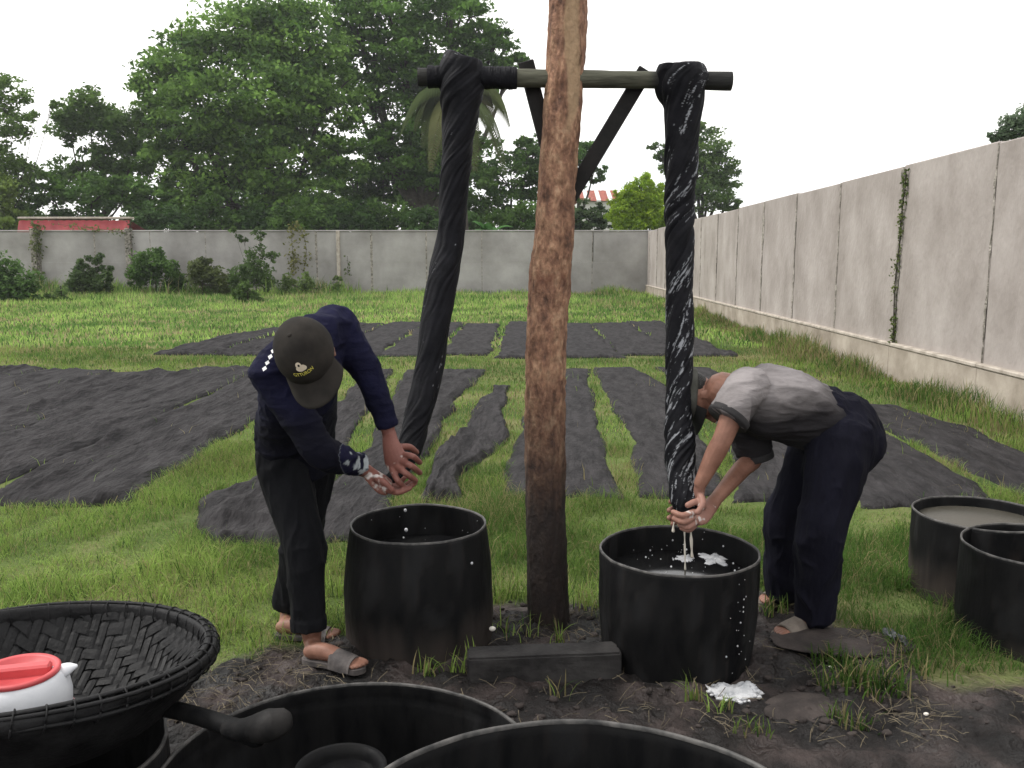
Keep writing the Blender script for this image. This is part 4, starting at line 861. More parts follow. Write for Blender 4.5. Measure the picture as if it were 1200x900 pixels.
for (a_, b_, n_, h_, lb_) in ((590, 700, 90, 0.22, 'long grass tuft between the tapered left barrel and the post'), (600, 745, 40, 0.14, 'short tuft on the mud just left of the post foot'), (690, 715, 70, 0.20, 'long grass tuft between the post and the right middle barrel'), (900, 690, 60, 0.2, 'long grass tuft between the right middle barrel and the far trouser leg'), (395, 700, 60, 0.2, 'long grass tuft between the navy man and the tapered barrel'), (1060, 690, 90, 0.2, 'long grass tuft left of the barrel with cloudy liquid'), (1120, 760, 60, 0.16, 'dry grass tuft at the foot of the empty right barrel'), (250, 740, 80, 0.16, 'long grass tuft at the mud edge just right of the basket')): tuft(G(a_, b_), n_, h_, 0.07, lb_, 0.35, 0.004)
tuft(G(505, 793), 30, 0.12, 0.04, 'small tuft at the foot of the tapered left barrel', 0.4, 0.006)
tuft(G(657, 757), 18, 0.16, 0.025, 'dry stalks at the foot of the bark-covered post', 0.9, 0.005)
tuft(G(655, 822), 8, 0.12, 0.02, 'a few yellow stalks in front of the concrete block', 0.9, 0.005)
tuft(G(905, 722), 40, 0.14, 0.04, 'grass tuft by the rear foot of the man in grey', 0.5, 0.006)
tuft(G(1085, 792), 90, 0.13, 0.10, 'dry grass tuft in front of the right-hand barrels', 0.9, 0.005)
tuft(G(1095, 735), 70, 0.16, 0.07, 'dry grass tuft against the barrel with cloudy liquid', 0.95, 0.005)
tuft(G(880, 862), 30, 0.08, 0.04, 'low weeds at the left of the flat stone', 0.4, 0.005, dark=0.7)

# ------------------------------------------------------------------ foliage
def leaves(P, size, cols, bias=0.35, aspect=0.55):
    n = len(P); N = RNG.normal(0, 1, (n, 3)); N[:, 2] = np.abs(N[:, 2]) + bias; N /= np.linalg.norm(N, axis=1)[:, None]
    a = RNG.normal(0, 1, (n, 3)); U = np.cross(N, a); U /= np.linalg.norm(U, axis=1)[:, None]+1e-9; Wv = np.cross(N, U)
    s = size*RNG.uniform(0.6, 1.35, n); s = s[:, None]
    V = np.stack([P-U*s*0.5, P+Wv*s*aspect*0.5-U*s*0.05, P+U*s*0.5-N*s*0.08, P-Wv*s*aspect*0.5-U*s*0.05], 1).reshape(-1, 3)
    b = np.arange(n)*4; F = np.stack([b, b+1, b+2, b+3], 1); c = np.repeat(np.concatenate([cols, np.ones((n, 1))], 1), 4, 0)
    return V, F, c
def tree(name, label, cat, Yd, base_px, lobes, ncl, npl, leafsize, c1, c2, clump=(0.16, 0.34), trunk_r=0.3, flatten=0.62, zbase=0.0, group=None, spread=1.0, dapple=0.35, tcol='trunk', keep=1.0, aspect=0.55, dens=1.75):
    bx = W(base_px, 300, Yd).x; root = empty(name, (bx, Yd, zbase), label, cat, group)
    sc = Yd/FPX; P = []; Cc = []; tb = MB(); c1, c2 = np.array(c1), np.array(c2)
    ncl = int(ncl*dens); L = [(np.array(W(px, py, Yd + dy*sc)), r*sc*1.01) for px, py, r, dy in lobes]
    tot = sum(r*r for _, r in L)
    for c, r in L:
        k = max(3, int(ncl*r*r/tot))
        for i in range(k):
            d = nrm(RNG.normal(0, 1, 3)); d[2] = d[2]*0.95+0.12; q = c + d*r*RNG.uniform(0.45, 1.0)*np.array([1, 1, 0.88])
            cr = r*RNG.uniform(*clump); m = int(npl*RNG.uniform(0.6, 1.4)); dd = RNG.normal(0, 1, (m, 3)); dd /= np.linalg.norm(dd, axis=1)[:, None]
            rad = RNG.random(m)**0.45; pp = q + dd*(rad*cr)[:, None]*np.array([1.25, 1.25, flatten])
            tone = RNG.uniform(0, 1); t = np.clip(tone*0.7+RNG.random(m)*0.3, 0, 1)[:, None]
            P.append(pp); Cc.append((c1*(1-t)+c2*t)*(0.8+0.4*RNG.random((m, 1))))
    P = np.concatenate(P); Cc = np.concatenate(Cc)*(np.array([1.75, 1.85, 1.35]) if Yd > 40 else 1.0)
    V, F, c = leaves(P, leafsize, Cc, aspect=aspect)
    obj('crown', fmesh('crown', V, F, False, c), M['leaf'], root)
    # trunk and limbs reaching into each lobe
    low = min(l[0][2]-l[1] for l in L); top = np.array([bx, Yd, zbase]); fork = np.array([bx+0.02*Yd*sc, Yd, zbase+max(0.6, (low-zbase)*0.7+0.5)])
    V, a, b = sweep([top, (top+fork)/2+np.array([trunk_r*0.4, 0, 0]), fork], [trunk_r*1.25, trunk_r, trunk_r*0.85], 10, 4); tb.add(V, a, b)
    for c, r in L:
        mid = fork*0.45 + c*0.55 + np.array([0, 0, -0.12*np.linalg.norm(c-fork)]); 
        V, a, b = sweep([fork, mid, c], [trunk_r*0.6, trunk_r*0.38, trunk_r*0.14], 8, 4); tb.add(V, a, b)
        for j in range(4):
            d = nrm(RNG.normal(0, 1, 3)+np.array([0, 0, 0.5])); V, a, b = sweep([mid*0.3+c*0.7, c+d*r*0.45, c+d*r*0.9], [trunk_r*0.2, trunk_r*0.12, trunk_r*0.04], 6, 2); tb.add(V, a, b)
    obj('trunk', tb.mesh('trunk', True), M[tcol], root)
    return root
DG, MG, LG = (0.018, 0.040, 0.016), (0.05, 0.095, 0.03), (0.125, 0.20, 0.055)
TG = 'trees beyond the back wall'
tree('rain_tree', 'tallest broad spreading green tree rising beyond the back wall, left of centre', 'tree', 56, 300,
     [(215, 75, 48, 0), (285, 40, 50, 0), (350, 60, 55, 10), (240, 130, 60, -20), (320, 120, 62, -25), (190, 110, 34, 0), (380, 120, 46, 0), (250, 195, 55, 0), (330, 190, 58, 0), (400, 185, 36, 0), (200, 175, 34, 10), (290, 235, 50, 0), (220, 232, 42, 0), (365, 238, 44, 0), (330, 20, 34, 0)],
     600, 62, 0.34, DG, LG, clump=(0.22, 0.40), trunk_r=0.5, group=TG, flatten=0.5)
tree('rain_tree', 'tall dark airy tree beyond the back wall, behind the left hanging twist', 'tree', 60, 500,
     [(415, 22, 40, 0), (470, 15, 46, 0), (530, 22, 44, 0), (575, 60, 34, 0), (470, 75, 44, 0), (530, 88, 46, 0), (430, 110, 34, 0), (500, 115, 40, 0), (455, 190, 34, 0), (500, 200, 40, 0), (400, 80, 24, 0), (432, 62, 22, 0), (500, 150, 45, 0), (560, 100, 26, 0), (600, 80, 20, 0), (450, 160, 26, 0), (545, 190, 40, 0)],
     480, 62, 0.33, (0.018, 0.038, 0.014), (0.085, 0.15, 0.04), clump=(0.2, 0.38), trunk_r=0.45, group=TG, flatten=0.5)
tree('shade_tree', 'mid-height dark tree beyond the wall at the left, beside the tallest tree', 'tree', 58, 115,
     [(85, 205, 24, 0), (130, 220, 30, 0), (105, 135, 30, 0), (80, 150, 24, 0), (140, 160, 30, 0), (155, 190, 28, 0), (118, 185, 20, 0), (165, 140, 20, 0)], 150, 55, 0.30, (0.030, 0.055, 0.018), (0.07, 0.11, 0.035), trunk_r=0.18, flatten=0.9, clump=(0.22, 0.45), group=TG)
tree('shade_tree', 'thin feathery tree at the far left edge beyond the wall', 'tree', 52, 5,
     [(8, 110, 22, 0), (15, 150, 20, 0), (40, 140, 10, 0), (-10, 190, 30, 0), (25, 205, 20, 0), (5, 225, 22, 0), (62, 122, 8, 0), (-30, 130, 30, 0)], 140, 40, 0.26, (0.045, 0.075, 0.025), (0.10, 0.15, 0.05), clump=(0.25, 0.5), flatten=0.9, trunk_r=0.06, group=TG)
tree('shade_tree', 'low rounded tree beyond the wall above the red roof', 'tree', 54, 90,
     [(60, 225, 28, 0), (110, 232, 30, 0), (150, 228, 28, 0), (180, 240, 28, 0), (20, 240, 26, 0)], 110, 50, 0.28, (0.03, 0.06, 0.02), (0.07, 0.12, 0.035), trunk_r=0.2, group=TG)
tree('shade_tree', 'pale green bushy tree at the far left beyond the wall', 'tree', 50, -10, [(-15, 235, 36, 0), (10, 255, 20, 0)], 40, 50, 0.26, (0.06, 0.085, 0.025), (0.12, 0.16, 0.05), trunk_r=0.15, group=TG)
tree('shade_tree', 'dark tree filling the gap under the tall trees beyond the wall', 'tree', 64, 440,
     [(415, 225, 40, 0), (465, 210, 38, 0), (500, 235, 36, 0), (380, 250, 30, 0), (440, 250, 34, 0)], 170, 50, 0.32, (0.018, 0.038, 0.014), (0.05, 0.085, 0.024), trunk_r=0.3, group=TG)
tree('shade_tree', 'dense dark tree beyond the wall between the left twist and the post', 'tree', 57, 595,
     [(560, 225, 34, 0), (600, 210, 36, 0), (640, 225, 32, 0), (620, 180, 24, 0), (590, 255, 26, 0), (550, 258, 24, 0), (655, 250, 24, 0)], 170, 48, 0.28, (0.022, 0.045, 0.018), (0.06, 0.10, 0.03), trunk_r=0.25, group=TG)
tree('shade_tree', 'small tree seen just right of the post beyond the wall, under the brace', 'tree', 60, 675, [(680, 185, 22, 0), (695, 205, 16, 0), (665, 215, 22, 0), (640, 170, 18, 0)], 60, 48, 0.28, (0.03, 0.055, 0.02), (0.06, 0.11, 0.035), trunk_r=0.2, group=TG)
tree('shrub', 'dark grey-green bush behind the wall corner, below the striped roof', 'bush', 50, 690, [(690, 256, 22, 0), (705, 262, 14, 0), (672, 262, 16, 0)], 40, 50, 0.22, (0.025, 0.038, 0.025), (0.05, 0.07, 0.04), trunk_r=0.1)
tree('shrub_tree', 'bright yellow-green rounded bushy tree beyond the wall corner', 'tree', 46, 750, [(748, 234, 24, 0), (732, 250, 22, 0), (768, 246, 24, 0), (752, 220, 17, 0), (735, 232, 16, 0), (765, 226, 14, 0), (778, 258, 20, 0), (727, 262, 16, 0), (750, 260, 24, 0)], 300, 50, 0.17, (0.08, 0.13, 0.018), (0.205, 0.26, 0.032), clump=(0.14, 0.24), trunk_r=0.1, flatten=1.1, aspect=0.4)
tree('shade_tree', 'grey-green tree beyond the wall corner behind the right hanging twist', 'tree', 62, 820, [(825, 180, 30, 0), (800, 190, 26, 0), (848, 205, 22, 0), (830, 225, 32, 0), (795, 235, 26, 0), (855, 235, 16, 0), (815, 155, 14, 0), (775, 180, 14, 0)], 200, 50, 0.27, (0.028, 0.05, 0.022), (0.085, 0.125, 0.045), trunk_r=0.25, group=TG)
tree('shade_tree', 'wispy tree top showing above the right wall at the right edge', 'tree', 26, 1195, [(1185, 148, 16, 0), (1172, 162, 12, 0), (1205, 140, 20, 0), (1210, 165, 24, 0), (1163, 160, 8, 0)], 70, 46, 0.11, (0.08, 0.12, 0.07), (0.17, 0.23, 0.14), flatten=1.0, trunk_r=0.04, clump=(0.2, 0.4))
# palm with drooping fronds
def palm(Yd, cpx, cpy, label):
    c = np.array(W(cpx, cpy, Yd)); root = empty('coconut_palm', (c[0], Yd, 0), label, 'palm tree', None); sc = Yd/FPX
    V, a, b = sweep([(c[0]+0.6, Yd, 0), (c[0]+0.3, Yd, c[2]*0.5), tuple(c)], [0.2, 0.16, 0.13], 10, 5); obj('trunk', MB().add(V, a, b).mesh('t', True), M['trunk'], root)
    for i in range(11):
        az = i*2.399; el = random.uniform(-0.1, 1.1); Lf = random.uniform(75, 105)*sc; d = np.array([math.cos(az), math.sin(az)*0.8, 0]); pts = []
        for t in np.linspace(0, 1, 12):
            pts.append(c + d*Lf*t*(0.9-0.25*t) + np.array([0, 0, Lf*(math.sin(el)*0.8*t - 0.95*t*t*1.05)]))
        pts = np.array(pts); Vs, a, b = sweep(pts, np.linspace(0.05, 0.012, 12).tolist(), 5, 1, caps='flat'); mb = MB().add(Vs, a, b); nb = len(Vs)
        LV = []; T = np.gradient(pts, axis=0)
        for j in np.linspace(0.8, 10.9, 46):
            p = np.array([np.interp(j, range(12), pts[:, k]) for k in range(3)]); t = nrm([np.interp(j, range(12), T[:, k]) for k in range(3)])
            for sg in (-1, 1):
                sd_ = nrm(np.cross(t, (0, 0, 1)))*sg; ll = 0.9*math.sin(math.pi*min(1, j/11*0.9+0.1))+0.2
                q = p + sd_*ll*0.5 + t*0.35*ll; e = q + sd_*ll*0.2 + np.array([0, 0, -ll*0.6]); w = t*0.045
                LV += [p-w, p+w, q+w, q-w, q-w, q+w, e+w*0.2, e-w*0.2]
        LV = np.array(LV); F = np.arange(len(LV)).reshape(-1, 4); mb.add(LV, F); cc = np.tile([0.06+0.03*random.random(), 0.075+0.03*random.random(), 0.035, 1], (len(LV)+nb, 1))
        obj('frond', mb.mesh('f', False, cc), M['leaf'], root)
palm(48, 535, 112, 'olive coconut palm with drooping fronds behind the left hanging twist')
# banana plants
def banana(Yd, cpx, label, n=9, L0=42, zt=1.6):
    c = W(cpx, 262, Yd); root = empty('banana_plant', (c.x, Yd, 0), label, 'banana plant'); sc = Yd/FPX
    V, a, b = sweep([(c.x, Yd, 0), (c.x, Yd, 1.2), (c.x, Yd, zt+0.9)], [0.14, 0.11, 0.05], 10, 3); obj('stem', MB().add(V, a, b).mesh('t', True, np.tile([0.08, 0.11, 0.03, 1], (len(V), 1))), M['leaf'], root)
    for i in range(n):
        az = i*2.399+0.4; el = 0.3+0.9*random.random(); L = L0*sc*random.uniform(0.8, 1.1); pts = np.array([np.array([c.x, Yd, zt+0.6]) + np.array([math.cos(az), math.sin(az), 0])*L*t*math.cos(el)*1.0 + np.array([0, 0, L*(math.sin(el)*t - 0.55*t*t)]) for t in np.linspace(0, 1, 10)])
        T = np.gradient(pts, axis=0); LV = []
        for p, t, f in zip(pts, T, np.linspace(0, 1, 10)):
            s_ = nrm(np.cross(t, (0, 0, 1))); w = L*0.13*math.sin(math.pi*min(1, f*0.92+0.06))**0.7; LV += [p - s_*w + np.array([0, 0, -w*0.35]), p, p + s_*w + np.array([0, 0, -w*0.35])]
        F = [(k*3+j, k*3+j+1, k*3+j+4, k*3+j+3) for k in range(9) for j in range(2)]; g = random.uniform(0.8, 1.3)
        obj('leaf', fmesh('leaf', LV, np.array(F), True, np.tile([0.05*g, 0.13*g, 0.03*g, 1], (len(LV), 1))), M['leaf'], root)
banana(42.5, 573, 'banana plant with broad leaves showing over the back wall right of the left twist', 10, 46, 2.1)
banana(43, 498, 'smaller banana plant over the back wall left of the left twist', 5, 34, 1.9)
# shrubs and weeds against the back wall, in front of it
def shrub(px_, Yd, lobes, label, c1=(0.04, 0.08, 0.02), c2=(0.13, 0.2, 0.06), ncl=40, npl=60, ls=0.15, name='shrub', **k):
    return tree(name, label, 'bush', Yd, px_, lobes + [(a, b+9, r*0.9, 4) for a, b, r, d in lobes if b > 300], ncl, npl, ls, c1, c2, trunk_r=0.02, clump=(0.3, 0.6), flatten=1.0, dens=1.15, **k)
shrub(10, 33, [(15, 330, 24, 0), (-12, 335, 30, 0), (35, 345, 16, 0), (-5, 310, 16, 0), (12, 310, 10, 0)], 'big leafy bush at the left edge in front of the back wall', (0.05, 0.10, 0.03), (0.12, 0.21, 0.06), 90, 60)
shrub(68, 33.5, [(68, 347, 12, 0), (80, 352, 8, 0)], 'low rounded weed clump right of the left-edge bush', ncl=14)
shrub(105, 36.5, [(96, 325, 15, 0), (118, 330, 12, 0), (86, 332, 9, 0), (116, 304, 7, 0), (104, 310, 9, 0), (130, 318, 5, 0), (92, 308, 5, 0)], 'bush against the wall below the red roof', (0.05, 0.08, 0.03), (0.11, 0.17, 0.06), 60)
shrub(180, 37, [(176, 312, 19, 0), (160, 322, 12, 0), (200, 318, 12, 0), (182, 300, 9, 0), (192, 305, 9, 0), (165, 302, 6, 0), (208, 328, 8, 0)], 'dense round green bush against the wall, right of the dark pillar', (0.04, 0.08, 0.02), (0.11, 0.20, 0.05), 80)
shrub(235, 37, [(228, 318, 16, 0), (250, 325, 16, 0), (240, 308, 8, 0), (262, 330, 12, 0)], 'straggly brownish bush between the round bush and the spindly plant', (0.06, 0.08, 0.03), (0.13, 0.16, 0.06), 50)
shrub(298, 36.5, [(295, 315, 16, 0), (280, 325, 14, 0), (312, 325, 12, 0), (300, 297, 12, 0), (285, 280, 7, 0), (305, 275, 8, 0), (320, 300, 8, 0), (275, 270, 5, 0)], 'tall spindly plant growing against the back wall at centre left', (0.05, 0.085, 0.03), (0.12, 0.19, 0.06), 80, 34)
shrub(288, 32, [(288, 343, 12, 0), (300, 345, 8, 0)], 'small dark weed clump in front of the spindly plant', ncl=16)
shrub(335, 37, [(360, 325, 10, 0), (340, 330, 10, 0), (395, 330, 7, 0)], 'low weeds at the wall foot under the hanging vine', (0.08, 0.12, 0.04), (0.16, 0.23, 0.07), 24, 40)
shrub(830, 30, [(826, 345, 5, 0), (830, 352, 6, 0), (822, 355, 6, 0)], 'small weed at the foot of the right wall near the far corner', (0.06, 0.09, 0.03), (0.13, 0.2, 0.06), 12, 30, 0.08)
# undergrowth behind the back wall, hiding the trunks
for i_, (x_, h_, lb) in enumerate([(185, 20, 'between the tallest tree and the red roof'), (240, 24, 'under the left side of the tallest tree'), (300, 20, 'under the middle of the tallest tree'), (355, 24, 'under the right side of the tallest tree'), (405, 22, 'in the gap between the two tallest trees'), (455, 26, 'under the airy tall tree'), (520, 20, 'behind the left hanging twist'), (15, 18, 'at the far left edge, left of the red roof'), (90, 18, 'behind the red roof'), (610, 22, 'just left of the post'), (650, 22, 'behind the post')]):
    tree('thicket', 'leafy thicket beyond the back wall '+lb, 'bush', 51+i_ % 3, x_, [(x_-22, 264, 20, 0), (x_, 264-h_*0.4, h_, 0), (x_+22, 264, 20, 0), (x_, 272, 22, 0)], 60, 60, 0.26, (0.018, 0.036, 0.015), (0.045+0.02*(i_ % 2), 0.08+0.03*(i_ % 2), 0.03), trunk_r=0.1, clump=(0.3, 0.5), flatten=0.9, group='thickets behind the back wall', dens=1.0)
# vines
def vine(pts, Yd_fn, n, w, ls, label, c1, c2, s=0):
    P = catmull(np.array([tuple(Yd_fn(*p)) for p in pts]), 8); mb = MB(); V, a, b = sweep(P, [0.008]*len(P), 5, 1, caps='flat')
    root = empty('vine', P[-1], label, 'vine'); obj('stem', MB().add(V, a, b).mesh('s', True), M['trunk'], root)
    t = RNG.uniform(0, len(P)-1, n); Q = np.stack([np.interp(t, range(len(P)), P[:, k]) for k in range(3)], 1)
    dens = 0.6+0.5*vn(t*0.35, t*0, 0, s); k = RNG.random(n) < dens; Q = Q[k]; Q += RNG.normal(0, 1, Q.shape)*np.array([w, w, w*0.6]); m = len(Q); tt = RNG.random((m, 1))
    V, F, c = leaves(Q, ls, np.array(c1)*(1-tt)+np.array(c2)*tt, 0.1, 0.7); obj('foliage', fmesh('f', V, F, False, c), M['leaf'], root)
def onwall(px_, py_):                                  # point of the right wall at a photo pixel
    rx, up = (px_-600)/FPX, (450-py_)/FPX; dy = CP+SP*up; dz = -SP+CP*up; t = (4.76-0.03)/(rx-0.029*dy); return Vector((rx*t, dy*t, CAM_H+dz*t))
vine([(1062, 198), (1060, 225), (1056, 255), (1054, 285), (1050, 320), (1048, 350), (1047, 385), (1046, 403)], onwall, 620, 0.026, 0.042, 'leafy green vine hanging down a joint of the right concrete wall', (0.07, 0.11, 0.03), (0.17, 0.2, 0.07), 3)
bwp = lambda a, b: W(a, b, BACKY-0.3)
vine([(43, 262), (44, 280), (43, 300), (45, 330)], bwp, 420, 0.12, 0.13, 'vine covering the pillar of the back wall at far left', (0.07, 0.09, 0.03), (0.14, 0.17, 0.06), 4)
vine([(344, 262), (342, 280), (344, 305), (343, 330)], bwp, 420, 0.13, 0.14, 'yellowing vine hanging over the back wall at centre left', (0.10, 0.11, 0.03), (0.2, 0.2, 0.07), 5)
vine([(345, 262), (355, 275), (359, 295), (355, 320)], bwp, 200, 0.12, 0.12, 'thin looping vine strand beside the yellowing vine', (0.10, 0.11, 0.03), (0.2, 0.2, 0.07), 6)
vine([(60, 262), (95, 266), (130, 270), (150, 275)], bwp, 160, 0.14, 0.13, 'sparse creeper along the wall top under the red roof', (0.08, 0.11, 0.03), (0.15, 0.18, 0.06), 7)
vine([(407, 300), (408, 312), (407, 322)], bwp, 60, 0.08, 0.12, 'small weed sprig on the wall right of the pale post', (0.06, 0.09, 0.03), (0.13, 0.16, 0.06), 8)
vine([(153, 258), (153, 275), (154, 300)], bwp, 110, 0.07, 0.10, 'dark creeper on the second pillar of the back wall', (0.03, 0.04, 0.02), (0.08, 0.09, 0.04), 9)
# ------------------------------------------------------------------ buildings behind the wall
def shed(x0, x1, Yd, zt, zb, depth, m, label, name='shed', stripe=False):
    a, b = W(x0, 265, Yd).x, W(x1, 265, Yd).x; root = empty(name, ((a+b)/2, Yd+depth/2, 0), label, 'building')
    obj('wall', MB().add(*box(((a+b)/2, Yd+depth/2, zb/2), (b-a-0.3, depth, zb), None)).mesh(), M['whitewall'], root)
    n = int((b-a)/0.35); h = zt-zb
    rf = []
    for side in (0,):
        nx_ = n*4; xsn = np.linspace(a, b, nx_); zz = 0.03*np.abs(np.sin(np.arange(nx_)*math.pi/4))
        V = []
        for f in (0, 1):
            for x_, z_ in zip(xsn, zz): V.append((x_, Yd-0.25 + f*(0.3 if not stripe else depth*0.5+0.25), zb + f*h + z_+0.02))
        for x_, z_ in zip(xsn, zz): V.append((x_, Yd+depth+0.25, zb+z_+0.02))
        F = [(r*nx_+i, r*nx_+i+1, (r+1)*nx_+i+1, (r+1)*nx_+i) for r in (0, 1) for i in range(nx_-1)]
        obj('roof', MB().add(V, F).mesh(), m, root)
    return root, a, b
rs, a, b = shed(22, 152, 44.5, W(80, 259, 44.5).z, W(80, 276, 44.5).z, 3.0, M['redroof'], 'long low building with a red sheet roof and pale ridge, left beyond the wall')
zt = W(80, 258, 45.5).z; obj('ridge_cap', MB().add(*box(((a+b)/2, 44.75, zt+0.07), (b-a+0.1, 0.5, 0.1), None, 0.02)).mesh(), M['ledge'], rs)
zt2, zb2 = W(700, 222, 76).z, W(700, 237, 76).z
hs, a, b = shed(676, 726, 75, zt2, zb2, 5.0, M['rustroof'], 'distant white building with rust-and-white striped roof behind the wall corner', 'house', True)
for q in (0.22, 0.5, 0.78):
    x_ = a+(b-a)*q; d = (Vector((x_, 77.5, zt2+0.07)) - Vector((x_, 74.75, zb2+0.07)))
    Vq = [(x_-0.18, 74.7, zb2+0.075), (x_+0.18, 74.7, zb2+0.075), (x_+0.18, 77.5, zt2+0.075), (x_-0.18, 77.5, zt2+0.075), (x_-0.18, 74.7, zb2-0.05), (x_+0.18, 74.7, zb2-0.05)]
    obj('roof_sheet', MB().add(Vq, [(0, 1, 2, 3), (4, 5, 1, 0)]).mesh(), M['whitewall'], hs)
# ------------------------------------------------------------------ people
def frame(up, fwd):
    u = nrm(up); f = np.array(fwd, float); f = nrm(f - u*np.dot(f, u)); l = np.cross(u, f); return np.stack([l, f, u], 1)     # columns: left, forward, up
def head_into(mb, c, Mx, s=1.0):
    c = np.array(c)
    def e(p, r, tilt=None): mb.add(*ell(c + Mx @ (np.array(p)*s), np.array(r)*s, Mx, 20, 14))
    e((0, -.012, .030), (.076, .094, .082)); e((0, .022, -.030), (.060, .066, .080)); e((0, .045, -.085), (.040, .038, .026)); e((0, .030, -.075), (.052, .045, .030))
    e((0, .078, .022), (.046, .016, .010)); e((.036, .062, -.035), (.024, .026, .024)); e((-.036, .062, -.035), (.024, .026, .024))
    e((0, .086, -.061), (.024, .012, .006)); e((0, .084, -.071), (.020, .012, .0065)); e((0, .078, -.094), (.018, .014, .014))
    for sx in (-1, 1):
        e((sx*.079, -.004, -.012), (.006, .019, .031)); e((sx*.084, -.012, -.004), (.005, .013, .022)); e((sx*.012, .094, -.034), (.0085, .010, .008))
        e((sx*.031, .074, .004), (.014, .012, .010))
    P = [c + Mx @ (np.array(p)*s) for p in ((0, .082, .014), (0, .098, -.012), (0, .110, -.030), (0, .098, -.036))]
    mb.add(*sweep(P, [.008*s, .009*s, .013*s, .008*s], 10, 3))
def eyes(c, Mx, parent):
    for sx in (-1, 1):
        V, a, b = ell(np.array(c) + Mx @ np.array((sx*.031, .079, .006)), (.0115, .009, .006), Mx, 12, 8)
        obj('eye', MB().add(V, a, b).mesh('e', True), M['dark'], parent)
def toPx(pts): return [np.array(W(*p)) for p in pts]
def finger(mb, pts, r=0.0085):
    r *= 1.42; mb.add(*sweep(toPx(pts), [r*1.08, r, r*0.88][:len(pts)] if len(pts) == 3 else [r*1.1, r, r*.95, r*.85], 10, 3))
def wrinkle(me, amp, f1, stretch=(1, 1, 1), s=0, amp2=None, f2=None):
    V = getco(me); N = getno(me); q = V*np.array(stretch)
    w1 = fbm(q[:, 0]*2, q[:, 1]*2, q[:, 2]*2, s+9)
    r = (1-np.sqrt(vn(q[:, 0]*f1+w1*1.5, q[:, 1]*f1, q[:, 2]*f1+w1, s)**2+0.012))**3 - 0.3
    r2 = (1-np.sqrt(vn(q[:, 0]*f1*2.6+w1*2, q[:, 1]*f1*2.6, q[:, 2]*f1*2.6, s+4)**2+0.01))**4 - 0.2
    setco(me, V + N*(amp*r + amp*0.45*r2)[:, None]); return me
